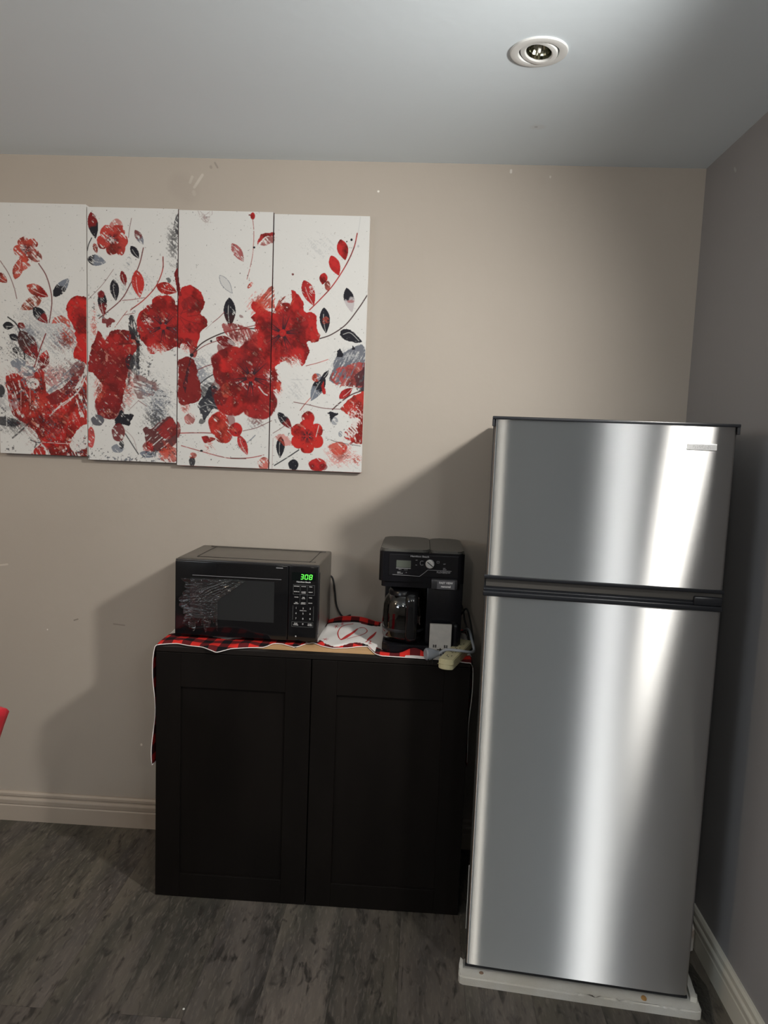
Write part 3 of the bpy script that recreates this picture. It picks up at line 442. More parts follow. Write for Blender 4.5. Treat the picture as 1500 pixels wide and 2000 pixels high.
IT_CD = [
 ('haze', 130, 320, 80, 240, BRN, .62, 111, dict(a=.5)), ('haze', 720, 1340, 150, 560, LGR, .75, 112, dict(a=.5)), ('haze', 690, 1000, 1180, 1560, LGR, .66, 113, dict(a=.6)), ('haze', 20, 320, 1050, 1460, GRY, .22, 114, {}), ('haze', 130, 380, 1280, 1560, BLK, .34, 116, {}), ('haze', 470, 700, 620, 900, ORD, .38, 117, dict(ang=-.8)), ('haze', 1050, 1360, 1040, 1400, GRY, .25, 118, dict(ang=-1.1)), ('haze', 440, 700, 1520, 1700, LGR, .6, 115, {}),
 ('line', [(165, 110), (185, 150), (225, 160), (262, 140), (265, 115)], 4, BRN, .5, .35, {}), ('line', [(180, 115), (215, 140), (250, 118)], 3, BRN, .5, .3, {}),
 ('blob', 548, 148, 17, 26, (.5, .02, .02), 1, 0, {}), ('blob', 525, 141, 7, 5, BRN, 1, 0, {}), ('line', [(548, 170), (556, 260), (550, 400), (532, 500), (508, 590)], 5, (.40, .07, .06), .85, .1, {}), ('blob', 558, 368, 8, 8, BLK, 1, 0, {}),
 ('leaf', (402, 340), (485, 468), 66, (.38, .10, .10), None, .28, {}), ('poly', [(580, 360), (588, 310), (620, 270), (692, 262), (695, 285), (640, 292), (600, 330)], (.45, .03, .03), 1, .08, {}), ('poly', [(590, 356), (640, 300), (695, 290), (692, 330), (650, 350)], (.42, .10, .09), .9, .28, {}),
 ('leaf', (318, 562), (406, 690), 58, GRY, None, 0, dict(out=True, mid=LGR)), ('line', [(390, 690), (412, 760)], 3, LGR, .7, {}), ('leaf', (385, 718), (390, 925), 84, BLK, (.03, .01, .012), .02, {}), ('line', [(350, 820), (310, 860), (270, 892)], 5, DRED, .9, {}), ('line', [(270, 892), (220, 940)], 3, BRN, .6, {}),
 ('leaf', (512, 655), (552, 605), 24, ORD, None, .3, {}), ('blob', 468, 850, 16, 10, BRN, .7, .1, .6, {}),
 # petals on the left edge of the third canvas
 ('poly', [(30, 690), (60, 645), (105, 635), (165, 660), (205, 720), (208, 780), (185, 835), (215, 858), (232, 895), (218, 932), (188, 955), (172, 1010), (150, 1070), (125, 1050), (95, 1045), (60, 1045), (28, 1060), (10, 900)], (.46, .018, .017), 1, .0, .8, 119, {}), ('line', [(185, 835), (150, 842), (90, 850)], 5, DRED, .7, {}), ('blob', 120, 930, 50, 40, DRED, .5, .3, {}), ('blob', 105, 770, 55, 60, DRED, .65, .2, {}),
 ('haze', 30, 130, 1000, 1120, ORD, .3, 121, {}), ('line', [(40, 850), (90, 880), (170, 900)], 6, DRED, .8, {}), ('line', [(40, 860), (80, 920), (130, 960)], 5, DRED, .8, {}), ('line', [(45, 840), (70, 790), (80, 740)], 5, DRED, .8, {}), ('line', [(40, 830), (100, 810), (160, 780)], 5, DRED, .8, {}),
 ('leaf', (80, 1000), (150, 1090), 50, DRED, None, .3, {}), ('blob', 135, 1080, 30, 60, (.45, .03, .025), .9, .3, {}), ('poly', [(-10, 560), (15, 515), (30, 560), (38, 660), (55, 700), (20, 700), (-10, 640)], DRED, 1, {}),
 # stems under the large flowers
 ('line', [(125, 1115), (190, 1040), (290, 985), (400, 948), (500, 936), (592, 936)], 9, (.05, .03, .03), {}), ('line', [(130, 1110), (220, 1050), (330, 1010)], 6, DRED, .9, {}), ('line', [(480, 930), (540, 918), (600, 902)], 6, DRED, .9, {}), ('blob', 122, 1120, 14, 14, BLK, 1, 0, {}), ('blob', 258, 1022, 8, 8, BLK, 1, 0, {}),
 ('line', [(160, 1225), (230, 1195), (290, 1180)], 6, DRED, .9, {}), ('line', [(180, 1320), (230, 1280), (300, 1240)], 8, BLK, .9, {}),
 ('haze', 320, 600, 880, 1080, (.4, .05, .04), .25, 122, {}), ('poly', [(330, 905), (400, 900), (480, 915), (540, 945), (590, 985), (540, 1040), (420, 1010), (350, 960)], (.30, .03, .03), .9, .3, 1.2, 123, {}),
 # dark mass at the left
 ('poly', [(30, 1150), (90, 1130), (150, 1180), (165, 1260), (185, 1330), (190, 1420), (110, 1460), (30, 1440)], (.20, .015, .015), 1, .03, {}), ('poly', [(60, 1330), (90, 1200), (120, 1130), (100, 1250), (80, 1380)], BLK, .8, .3, {}), ('haze', 90, 190, 1120, 1260, RED, .4, 124, {}), ('haze', 30, 120, 1440, 1540, ORD, .25, 125, {}),
 ('poly', [(160, 1470), (210, 1400), (270, 1330), (330, 1400), (350, 1510), (270, 1500), (215, 1570), (190, 1530)], (.02, .022, .032), .97, .12, .6, 126, {}), ('poly', [(185, 1330), (270, 1310), (280, 1390), (200, 1420)], BLK, .75, .4, .6, 127, {}), ('line', [(170, 1490), (240, 1465), (300, 1480)], 4, LGR, .6, {}), ('blob', 195, 1580, 26, 20, BLK, .8, .35, -.7, {}),
 # big middle flower
 ('blob', 400, 1180, 140, 130, (.38, .018, .016), 1, .0, {}), ('blob', 350, 1250, 80, 90, (.26, .016, .016), 1, .1, {}), ('blob', 560, 1110, 110, 110, (.34, .018, .018), 1, .0, {}), ('blob', 600, 1010, 60, 70, (.45, .03, .025), .9, .2, {}), ('blob', 590, 1450, 130, 125, (.34, .018, .018), 1, 0, {}), ('blob', 400, 1430, 120, 120, (.38, .018, .016), 1, .02, {}), ('blob', 640, 1270, 80, 110, (.38, .018, .016), 1, .05, {}),
 ('blob', 370, 1190, 60, 60, RED, .9, .1, {}), ('fl', 535, 1275, 235, dict(n=5, rot=.35, col=(.42, .017, .016), g=.3, sd=131, inner=.82)), ('blob', 540, 1130, 60, 95, DRED, .55, .2, {}), ('blob', 600, 1440, 75, 80, DRED, .5, .25, {}), ('blob', 320, 1370, 60, 110, (.10, .01, .012), .7, .3, {}), ('leaf', (290, 1000), (430, 1050), 70, DRED, None, .25, {}), ('blob', 350, 1070, 50, 60, DRED, .8, .2, {}), ('blob', 290, 1150, 35, 45, DRED, .8, .15, {}), ('haze', 420, 660, 960, 1080, DRED, .4, 133, {}), ('blob', 395, 1030, 30, 15, LGR, .6, .4, .6, {}),
 ('blob', 360, 1365, 32, 55, ORD, .8, .3, {}), ('line', [(590, 1340), (625, 1385), (650, 1400)], 8, WHT, .8, .25, {}), ('haze', 560, 700, 1000, 1200, ORD, .42, 134, {}), ('haze', 630, 700, 1200, 1330, WHT, .42, 135, {}),
 # flower shared by the third and fourth canvas
 ('poly', [(600, 900), (560, 890), (535, 850), (570, 820), (540, 790), (550, 745), (600, 760), (640, 800), (700, 820), (760, 830), (820, 760), (815, 670), (860, 690), (900, 750), (905, 815), (960, 812), (990, 850), (990, 920), (1015, 985), (1000, 1030), (930, 1030), (945, 1090), (915, 1160), (890, 1200), (850, 1130), (780, 1150), (690, 1210), (640, 1150), (590, 1050), (585, 960)], (.48, .018, .017), 1, .0, .8, 141, {}),
 ('fl', 757, 965, 215, dict(n=5, rot=-.1, col=(.48, .018, .017), g=.3, sd=142, inner=.82)), ('poly', [(700, 830), (730, 740), (800, 700), (830, 690), (840, 740), (790, 800)], ORD, .85, .42, -.8, 143, {}), ('poly', [(580, 760), (620, 700), (690, 640), (700, 780), (640, 790)], ORD, .9, .4, -.8, 144, {}), ('haze', 540, 700, 640, 880, ORD, .38, 145, dict(ang=-.8)), ('haze', 700, 940, 1110, 1210, WHT, .3, 146, {}), ('haze', 700, 930, 1090, 1230, ORD, .5, 147, {}), ('blob', 880, 900, 60, 50, DRED, .5, .3, {}),
 # fourth canvas, top right
 ('line', [(1300, 155), (1290, 230), (1275, 300)], 3, LGR, .8, {}), ('line', [(1278, 270), (1255, 370), (1200, 490), (1110, 630), (1020, 730), (945, 805)], 8, (.46, .03, .03), {}), ('leaf', (1160, 312), (1195, 458), 78, (.52, .02, .02), dict(mid=None)), ('leaf', (1095, 425), (1150, 565), 74, (.52, .02, .02), dict(mid=None)), ('leaf', (1048, 545), (1035, 628), 58, (.50, .02, .02), dict(mid=None)), ('blob', 1070, 635, 20, 36, ORD, .9, .4, {}), ('leaf', (905, 597), (975, 775), 86, (.40, .02, .02), (.46, .02, .02), .04, {}), ('blob', 960, 655, 22, 14, WHT, .8, .3, .8, {}),
 ('blob', 1238, 315, 8, 10, BLK, 1, 0, {}), ('blob', 1205, 328, 5, 5, BLK, 1, 0, {}), ('blob', 828, 556, 8, 8, BRN, 1, 0, {}), ('blob', 1285, 360, 7, 10, LGR, 1, 0, {}),
 ('line', [(1347, 703), (1290, 790), (1200, 905), (1100, 975), (1018, 1005)], 8, (.06, .03, .03), {}), ('leaf', (1203, 650), (1242, 822), 72, BLK, (.45, .42, .43), 0, dict(cut=.42, mid=None)), ('blob', 1232, 745, 30, 10, (.3, .05, .05), .7, .2, {}), ('leaf', (1045, 788), (1060, 967), 72, BLK, None, 0, {}), ('blob', 1058, 880, 26, 30, (.4, .06, .04), .8, .5, {}), ('poly', [(1155, 975), (1175, 940), (1225, 940), (1280, 985), (1312, 1030), (1255, 1030), (1200, 1015)], BLK, 1, .0, {}), ('line', [(1180, 975), (1230, 965), (1290, 1020)], 4, WHT, .7, {}),
 ('poly', [(1100, 1240), (1120, 1150), (1160, 1110), (1330, 1060), (1345, 1350), (1230, 1330), (1120, 1320), (1085, 1290)], (.10, .11, .14), .92, .22, -1.1, 151, {}), ('poly', [(1090, 1290), (1130, 1220), (1345, 1170), (1345, 1330), (1150, 1335)], (.45, .05, .04), .85, .3, -1.1, 152, {}), ('poly', [(1260, 1270), (1340, 1200), (1340, 1360), (1280, 1360)], BLK, .85, .2, -1.1, 153, {}), ('haze', 1120, 1340, 1060, 1200, LGR, .35, 154, dict(ang=-1.1)), ('poly', [(1135, 1135), (1152, 1072), (1180, 1110), (1170, 1135)], BLK, 1, {}), ('poly', [(1238, 1085), (1248, 1048), (1265, 1080)], BLK, 1, {}),
 ('line', [(920, 1195), (1000, 1175), (1075, 1150)], 5, ORD, .85, .15, {}), ('line', [(815, 1290), (870, 1292), (940, 1290)], 4, LGR, .8, .25, {}),
 ('poly', [(1345, 1370), (1260, 1400), (1180, 1470), (1165, 1500), (1220, 1540), (1240, 1600), (1180, 1690), (1345, 1720)], (.50, .03, .022), 1, .14, 1.2, 155, {}), ('leaf', (1152, 1422), (1245, 1350), 58, (.50, .02, .02), {}), ('haze', 1180, 1345, 1380, 1700, WHT, .55, 156, {}), ('line', [(1105, 1500), (1160, 1450), (1240, 1395), (1340, 1360)], 9, (.06, .02, .02), .95, .1, {}), ('poly', [(1160, 1600), (1230, 1560), (1300, 1580), (1250, 1690), (1180, 1680)], WHT, .9, .35, {}),
 ('leaf', (1048, 1265), (955, 1440), 84, BLK, GRY, .08, {}), ('poly', [(1040, 1300), (1062, 1380), (1040, 1385), (1028, 1330)], (.48, .02, .02), 1, {}), ('leaf', (1030, 1290), (1080, 1225), 30, BLK, {}), ('leaf', (960, 1290), (1030, 1260), 60, ORD, GRY, .35, {}), ('line', [(880, 1505), (910, 1465), (950, 1420)], 6, ORD, .8, {}),
 ('line', [(835, 1448), (930, 1465), (1040, 1490), (1165, 1498)], 6, BRN, .9, .1, {}), ('poly', [(1068, 1525), (1105, 1515), (1142, 1530), (1110, 1560), (1095, 1600), (1088, 1550)], BLK, 1, .05, {}), ('blob', 1120, 1580, 24, 30, GRY, .7, .35, {}), ('blob', 1160, 1670, 14, 22, GRY, .8, .3, {}),
 ('leaf', (725, 1520), (822, 1638), 62, BLK, DRED, .12, {}), ('line', [(690, 1665), (740, 1635), (790, 1600)], 5, BRN, .8, {}), ('haze', 690, 770, 1240, 1450, ORD, .42, 157, {}),
 ('blob', 935, 1560, 45, 52, (.46, .018, .017), 1, .0, {}), ('poly', [(895, 1545), (925, 1590), (935, 1600), (905, 1590)], WHT, .7, .2, {}), ('fl', 928, 1685, 122, dict(n=6, rot=.5, col=(.54, .022, .018), g=.0, sd=161, inner=.5, core=False, lob=.24)), ('splat', 880, 980, 1640, 1740, 24, BLK, 1.4, 21, {}), ('line', [(1010, 1610), (990, 1690)], 5, WHT, .8, .1, {}),
 ('leaf', (745, 1688), (738, 1838), 60, BLK, {}), ('poly', [(695, 1700), (730, 1670), (790, 1690), (830, 1750), (770, 1750), (730, 1720)], ORD, .6, .3, {}), ('line', [(700, 1890), (790, 1835), (870, 1782)], 8, BLK, .95, .05, {}), ('blob', 832, 1885, 36, 40, BLK, 1, .05, {}), ('blob', 1000, 1885, 62, 48, (.50, .02, .02), 1, .05, {}), ('blob', 1040, 1900, 30, 25, DRED, .8, .2, {}),
 ('haze', 1020, 1300, 1700, 1930, ORD, .22, 162, {}), ('poly', [(1065, 1760), (1130, 1730), (1200, 1740), (1190, 1800), (1130, 1820)], ORD, .9, .2, {}), ('line', [(1180, 1790), (1240, 1730), (1340, 1650)], 14, RED, .8, .35, {}), ('line', [(1060, 1700), (1150, 1730), (1300, 1755)], 5, BLK, .8, .2, {}), ('haze', 1200, 1340, 1780, 1930, ORD, .45, 163, {}),
 # bottom of the third canvas
 ('blob', 310, 1600, 72, 90, (.50, .03, .022), 1, .08, {}), ('blob', 345, 1680, 62, 58, (.50, .035, .025), 1, .12, {}), ('blob', 430, 1640, 46, 52, (.50, .02, .02), 1, .0, {}), ('blob', 395, 1580, 30, 60, DRED, .7, .15, {}), ('haze', 260, 400, 1520, 1720, ORD, .45, 171, {}), ('poly', [(190, 1690), (240, 1685), (290, 1710), (240, 1735), (212, 1735)], (.48, .03, .03), 1, {}), ('haze', 200, 300, 1700, 1840, ORD, .4, 172, {}), ('leaf', (448, 1678), (512, 1818), 60, (.48, .03, .03), None, .08, {}),
 ('haze', 470, 680, 1520, 1660, BRN, .52, 173, {}), ('line', [(40, 1665), (160, 1662), (280, 1665)], 7, (.42, .03, .03), .95, .05, {}), ('line', [(480, 1650), (580, 1625), (680, 1578)], 5, BRN, .95, {}), ('line', [(50, 1752), (200, 1795), (340, 1832), (430, 1842), (540, 1835), (625, 1818)], 6, (.38, .03, .03), .95, .1, {}), ('line', [(395, 1840), (500, 1842)], 8, (.1, .02, .02), .95, {}),
 ('blob', 125, 1862, 22, 36, BLK, .95, .05, {}), ('blob', 130, 1820, 28, 22, ORD, .8, .35, {}), ('blob', 625, 1875, 42, 46, ORD, .85, .35, {}), ('blob', 108, 1565, 38, 42, (.5, .08, .07), .8, .4, {}), ('blob', 20, 1640, 26, 60, DRED, .9, .15, {}), ('line', [(510, 1730), (540, 1705), (565, 1680)], 8, GRY, .8, .2, {}), ('blob', 190, 1788, 10, 8, BLK, 1, 0, {}),
 ('line', [(690, 1700), (683, 1910)], 4, DRED, .5, .1, {}), ('splat', 380, 640, 340, 900, 22, BLK, 1.5, 22, {}), ('splat', 40, 640, 1720, 1890, 14, BLK, 1.6, 23, {}), ('splat', 240, 640, 1080, 1560, 40, (.9, .3, .25), 1.1, 24, {}), ('splat', 760, 1330, 250, 620, 12, BRN, 1., 25, {}), ('splat', 700, 1320, 1340, 1900, 22, BLK, 1.1, 26, {})]
canvas_side = mat('canvas edge', (.72, .70, .67), .85)
def canvas_mat():
    m = mat('printed canvas', (.7, .7, .7), .62, spec=.25, bump=((700, 700, 700), .15, .0004)); nt = m.node_tree
    a = nt.nodes.new('ShaderNodeAttribute'); a.attribute_name = 'print'; nt.links.new(a.outputs['Color'], nt.nodes['Principled BSDF'].inputs['Base Color']); return m
CM = canvas_mat()
def canvas(x0, x1, z0, z1, items, T, sc, label, edge_mats, wear, depth=.028):
    cx = (x0+x1)/2; root = empty('wall_canvas', (cx, D, z0), 0, label, 'canvas print', 'four floral canvases side by side')
    fy = -depth-.0006; st = .00135
    nx = int((x1-x0)/st); nz_ = int((z1-z0)/st); xs = np.linspace(x0, x1, nx); zs = np.linspace(z0, z1, nz_)
    XX, ZZ = np.meshgrid(xs, zs); q = HM @ np.stack([XX.ravel(), ZZ.ravel(), np.ones(XX.size)]); px = q[0]/q[2]; py = q[1]/q[2]
    a = Art(px, py); a.haze(px.min()-20, px.max()+20, py.min()-20, py.max()+20, (.66, .65, .63), .3, int(x0*100) % 50+60, a=.35)
    draw(a, T, sc, items); a.finish(*wear)
    co = np.stack([XX.ravel()-cx, np.full(XX.size, fy), ZZ.ravel()-z0], 1)
    i = np.arange((nz_-1)*nx).reshape(nz_-1, nx)[:, :-1].ravel(); F = np.stack([i, i+1, i+nx+1, i+nx], 1)
    me = bpy.data.meshes.new('painted_face'); me.vertices.add(len(co)); me.vertices.foreach_set('co', co.ravel()); me.loops.add(F.size); me.loops.foreach_set('vertex_index', F.ravel().astype(np.int32))
    me.polygons.add(len(F)); me.polygons.foreach_set('loop_start', (np.arange(len(F))*4).astype(np.int32)); me.update(calc_edges=True)
    at = me.color_attributes.new('print', 'FLOAT_COLOR', 'POINT'); at.data.foreach_set('color', np.concatenate([a.C, np.ones((len(a.C), 1))], 1).astype(np.float32).ravel())
    me.materials.append(CM); o = bpy.data.objects.new('painted_face', me); COL.objects.link(o); o.parent = root
    bm = B(x0-cx, x1-cx, -depth, -.001, 0, z1-z0, bev=.0015); link('stretcher', bm, canvas_side, root)
    for (s, m) in edge_mats:                # the print wrapped round the visible side
        if s == 'R': link('wrapped_edge', B(x1-cx-.0002, x1-cx+.0006, -depth, -.002, 0, z1-z0), m, root)
        if s == 'B': link('wrapped_edge', B(x0-cx, x1-cx, -depth, -.002, -.0008, .0002), m, root)
        if s == 'L': link('wrapped_edge', B(x0-cx-.0006, x0-cx+.0002, -depth, -.002, 0, z1-z0), m, root)
    return root
dk = mat('dark wrapped print', (.10, .03, .03), .7, noise=((40, 40, 14), (.03, .03, .04)))
mk = mat('mixed wrapped print', (.55, .1, .08), .7, noise=((30, 30, 12), (.05, .04, .05)))
canvas(-1.4715, -1.1605, 1.3665, 2.2125, IT_A, A1, 3.7027, 'leftmost floral canvas, hung slightly higher, with one faded red blossom on white', [('B', dk)], (560, 760, 1.0, 201))
canvas(-1.1565, -.8455, 1.3560, 2.2050, IT_B, A1, 3.7027, 'second floral canvas from the left, dark red bloom mass below a pale red flower', [('B', dk), ('R', dk)], (460, 700, 1.0, 211))
canvas(-.8425, -.5235, 1.3490, 2.2020, IT_CD, A2, 3.5725, 'third floral canvas from the left, mostly white top with one black leaf', [('B', mk), ('R', dk)], (560, 900, .45, 221))
canvas(-.5200, -.2015, 1.3490, 2.1965, IT_CD, A2, 3.5725, 'rightmost floral canvas, red leaves on a curved stem at its top right', [('B', mk)], (560, 900, .3, 231))
# ------------------------------------------------------------------ cabinet
CXL, CXR, CY, CH = -.7831, .1770, 2.1442, .8131
cab = empty('base_cabinet', (CXL, CY, 0), 0, 'low black-brown two-door cabinet standing against the wall beside the refrigerator', 'cabinet')
CW = CXR-CXL; espresso = mat('espresso stained wood', (.0058, .0048, .0043), .5, spec=.13, noise=((6, 60, 2.0), (.0085, .007, .0062)))
edge = mat('espresso carcass', (.011, .009, .008), .4, spec=.3)
bm = bmesh.new(); d0 = .0205; dp = D-.02-CY
for b_ in ((0, CW, d0, dp, 0, .018), (0, .018, d0, dp, .018, .797), (CW-.018, CW, d0, dp, .018, .797), (.018, CW-.018, dp-.008, dp, .018, .797), (CW/2-.009, CW/2+.009, d0+.002, dp-.008, .018, .797)): box(bm, *b_, bev=.0007, seg=1)
link('carcass', bm, edge, cab)
bm = B(0, CW, .001, dp, .797, CH-.0006, bev=.001, seg=1); tp = link('top_panel', bm, edge, cab)
link('wood_surface', B(.003, CW-.003, .030, dp-.002, CH-.0008, CH), mat('tan wood top', (.60, .38, .19), .5, noise=((3, 60, 3), (.52, .31, .15))), tp)
def shaker(x0, x1):
    bm = bmesh.new(); z0, z1 = .002, .7955; st = .077
    box(bm, x0, x0+st, 0, .019, z0, z1, bev=.0012); box(bm, x1-st, x1, 0, .019, z0, z1, bev=.0012)
    box(bm, x0+st, x1-st, .0002, .019, z0, z0+st, bev=.0012); box(bm, x0+st, x1-st, .0002, .019, z1-st-.03, z1, bev=.0012)
    dr = link('door', bm, espresso, cab)
    bm = B(x0+st-.004, x1-st+.004, .0075, .0135, z0+st-.004, z1-st-.026); link('panel', bm, espresso, dr); return dr
shaker(.0005, CW/2-.0018); shaker(CW/2+.0018, CW-.0005)
# ------------------------------------------------------------------ table runner
PL = plaid_material(); PW = mat('white piping', (.78, .74, .72), .8); PR = mat('red piping', (.5, .05, .05), .8)
fx = [-.84, -.783, -.754, -.728, -.686, -.645, -.589, -.544, -.505, -.456, -.436, -.408, -.362, -.338, -.317, -.281, -.247, -.20, -.17, -.142, -.113, -.093, -.023, .039, .085, .146, .182, .23]
fy = [2.14, 2.146, 2.163, 2.172, 2.156, 2.149, 2.124, 2.150, 2.166, 2.178, 2.226, 2.224, 2.193, 2.236, 2.256, 2.222, 2.206, 2.219, 2.238, 2.245, 2.172, 2.154, 2.152, 2.150, 2.146, 2.140, 2.135, 2.135]
def front(x): return float(np.interp(x, fx, fy))
def ht(x, y):                                # cloth height above the cabinet top
    v = (y-front(x))/(2.49-front(x)); h = .0022
    under_mw = -.76 < x < -.30 and y > 2.225; under_cm = -.10 < x < .15 and y > 2.185
    if not (under_mw or under_cm):
        h0 = h
        h += .0035*(1+math.sin(x*34+y*9))*.5+.002*(1+math.sin(x*71-y*40))*.5
        if x < -.28: h += .004*math.exp(-((y-front(x))/.03)**2)*(1+math.sin(x*58))
        g = math.exp(-((x+.205)/.10)**2)
        h += g*.030*max(0, (v-.55)/.45)**1.6 + g*.004*max(0, 1-v*3)
        if -.06 < x < .055: h += .019*math.exp(-((x-.005)/.035)**2)*math.exp(-((y-front(x)-.024)/.010)**2)
        e = max(0., min(1., (y-front(x)-.003)/.022)); h = h0+(h-h0)*e*e*(3-2*e)
    if y < CY: h = min(h, .006)-.35*(CY-y)
    return h
bm = bmesh.new(); uvl = bm.loops.layers.uv.new('UVMap'); wl = bm.verts.layers.float.new('white')
ss = []; n1, n2 = 26, 190
def path(i):
    # returns (x, dz or None) for drape left, top, drape right
    if i < n1: t = i/n1; z = .431+(CH-.012-.431)*t; return (CXL-.0085-.0022*math.sin(t*9)-.002*(1-t), z, 'L')
    if i < n1+n2: t = (i-n1)/(n2-1); return (CXL-.004+(CXR-CXL+.008)*t, None, 'T')
    t = (i-n1-n2+1)/n1; return (CXR+.0055+.003*math.sin(t*8), CH-.012-(.35)*t, 'R')
NV = 72; grid = []; s = 0; prev = None
for i in range(n1*2+n2):
    x, z, k = path(i); row = []
    xx = min(max(x, CXL), CXR); f0 = front(xx)
    if k == 'L': f0 = 2.146+.008*math.sin((z or 0)*24)+.006*(1-(z-.431)/.37)
    if k == 'R': f0 = 2.16+.01*math.sin((z or 0)*17)+.05*(CH-z)/.35
    for j in range(NV):
        y = f0+(2.488-f0)*j/(NV-1)
        if k == 'T': zz = CH+ht(xx, y)-(.006 if x < CXL or x > CXR else 0); xo = x
        else: zz = z; xo = x-(.002*math.sin(y*40+zz*10) if k == 'L' else -.003*math.sin(y*38)*1.0)
        row.append((xo, y, zz))
    c = Vector((row[20])); 
    if prev is not None: s += (c-prev).length
    prev = c; ss.append(s); grid.append(row)
VV = []
for i, row in enumerate(grid):
    r = []
    for j, p in enumerate(row):
        v = bm.verts.new(p); y = p[1]; k = path(i)[2]; sv = ss[i]
        wt = 1. if ((.115 if (k == 'T' and p[0] < -.34) else .056) < y-row[0][1] and y < 2.44 and .07 < sv < ss[-1]-.07) else 0.
        xq = p[0]
        if k == 'T' and xq > -.34 and xq < -.115: wt = 1. if (y-row[0][1] > .018+.008*math.sin(xq*60) and y < 2.452) else 0.
        if k == 'T' and xq > -.115 and xq < .05: wt = 0. if ((.012 if xq > -.02 else 0) <= y-row[0][1] < .06) else 1.
        if k == 'T' and xq > .05 and y-row[0][1] < .05: wt = 1. if xq < .12 else 0.
        v[wl] = wt; r.append(v)
    VV.append(r)
for i in range(len(VV)-1):
    for j in range(NV-1):
        f = bm.faces.new((VV[i][j], VV[i+1][j], VV[i+1][j+1], VV[i][j+1])); f.smooth = True
        for l, (a, b) in zip(f.loops, ((i, j), (i+1, j), (i+1, j+1), (i, j+1))): l[uvl].uv = (ss[a], VV[a][b].co.y-2.1)
run = link('table_runner', bm, PL, None, 'keep'); tag(run, 'christmas table runner with white centre and red-black buffalo plaid border, draped over the cabinet', 'table runner')
md = run.modifiers.new('thickness', 'SOLIDIFY'); md.thickness = .0012; md.offset = 1
pts = [tuple(Vector(r[0])+Vector((0, -.0008, .0008))) for r in grid[::2]]
bm = bmesh.new(); tube(bm, pts, .0014, 6, 2); link('piping', bm, PW, run, True)
bm = bmesh.new(); tube(bm, [tuple(p) for p in grid[0][::3]]+[tuple(grid[0][-1])], .0014, 6, 2); link('piping', bm, PW, run, True)
bm = bmesh.new(); tube(bm, [tuple(Vector(r[-1])+Vector((0, 0, .0008))) for r in grid[n1:n1+n2:3]], .0016, 6, 2); link('piping', bm, PR, run, True)
def cloth_pt(x, y): return Vector((x, y, CH+ht(x, y)+.0018))
def ribbon(bm, pts, w):
    P = catmull([(a, b, 0) for a, b in pts], 8); L = []
    for i, p in enumerate(P):
        t = (P[min(i+1, len(P)-1)]-P[max(i-1, 0)]).normalized(); n = Vector((-t.y, t.x, 0)); k = w(i/(len(P)-1)) if callable(w) else w
        L.append((bm.verts.new(cloth_pt(p.x+n.x*k/2, p.y+n.y*k/2)), bm.verts.new(cloth_pt(p.x-n.x*k/2, p.y-n.y*k/2))))
    for a, b in zip(L, L[1:]): bm.faces.new((a[0], b[0], b[1], a[1]))
bm = bmesh.new()
ribbon(bm, [(-.205, 2.44), (-.242, 2.422), (-.250, 2.372), (-.240, 2.314), (-.226, 2.290)], .0035)
ribbon(bm, [(-.231, 2.288), (-.222, 2.310), (-.209, 2.352), (-.188, 2.411), (-.176, 2.425)], lambda t: .013*math.sin(PI*min(t*1.1+.12, 1))+.001)
ribbon(bm, [(-.182, 2.421), (-.166, 2.428), (-.155, 2.404), (-.172, 2.353), (-.192, 2.325), (-.213, 2.300)], .0030)
ribbon(bm, [(-.147, 2.300), (-.137, 2.345), (-.124, 2.400)], lambda t: .010*math.sin(PI*(t*.8+.1)))
ribbon(bm, [(-.150, 2.272), (-.143, 2.300), (-.135, 2.296), (-.137, 2.275)], .0035)
link('script_lettering', bm, mat('red cloth print', (.50, .03, .03), .85), run)
sf = mat('pink red cloth print', (.55, .08, .10), .85)
for (cx, cy, R) in ((-.2815, 2.288, .017), (-.262, 2.425, .015), (-.135, 2.262, .010), (-.243, 2.440, .010)):
    bm = bmesh.new()
    for k in range(3):
        a = k*PI/3+.3; ribbon(bm, [(cx-R*math.cos(a)*.62, cy-R*math.sin(a)), (cx, cy), (cx+R*math.cos(a)*.62, cy+R*math.sin(a))], .0018)
    link('snowflake_print', bm, sf, run)
# ------------------------------------------------------------------ microwave
mw = empty('microwave_oven', (-.7555, 2.2363, CH+.0035), -.022, 'black countertop microwave with green clock digits on the left of the cabinet', 'microwave')
W, DP = .4547, .2790; ZB, ZT = .010, 1.0715-CH-.0035
body = mat('dark painted steel', (.105, .094, .080), .33, spec=.6, bump=((300, 300, 300), .1, .0003)); gloss = mat('black glossy plastic', (.006, .006, .007), .1, spec=.5); satin = mat('black satin plastic', (.010, .010, .012), .3)
bm = bmesh.new(); box(bm, 0, W, .014, DP, ZB, ZT, bev=.005, seg=3); link('housing', bm, body, mw, 'auto')
bm = bmesh.new()                            # pressed rectangle on the top
x0, x1, y0, y1 = .055, W-.035, .045, DP-.03
prf = [(x0, y0), (x1, y0), (x1, y1), (x0, y1)]
tube(bm, [(x0+.01, y0, ZT), (x1-.01, y0, ZT), (x1-.003, y0+.003, ZT), (x1, y0+.01, ZT), (x1, y1-.01, ZT), (x1-.01, y1, ZT), (x0+.01, y1, ZT), (x0, y1-.01, ZT), (x0, y0+.01, ZT), (x0+.01, y0, ZT)], .0016, 6, 3); link('top_pressing', bm, mat('pressing edge', (.02, .018, .016), .4), mw, True)
link('front_bezel', B(-.001, W+.001, .003, .0145, ZB-.001, ZT-.002, bev=.002), satin, mw, 'auto')
dr = link('door', B(.001, .3615, -.006, .0028, ZB+.001, ZT-.0045, bev=.0035, seg=3), gloss, mw, 'auto')
link('window', B(.050, .318, -.0063, -.0060, .066, .196, bev=.0001, seg=1), mat('dark oven window', (.022, .023, .024), .12), dr)
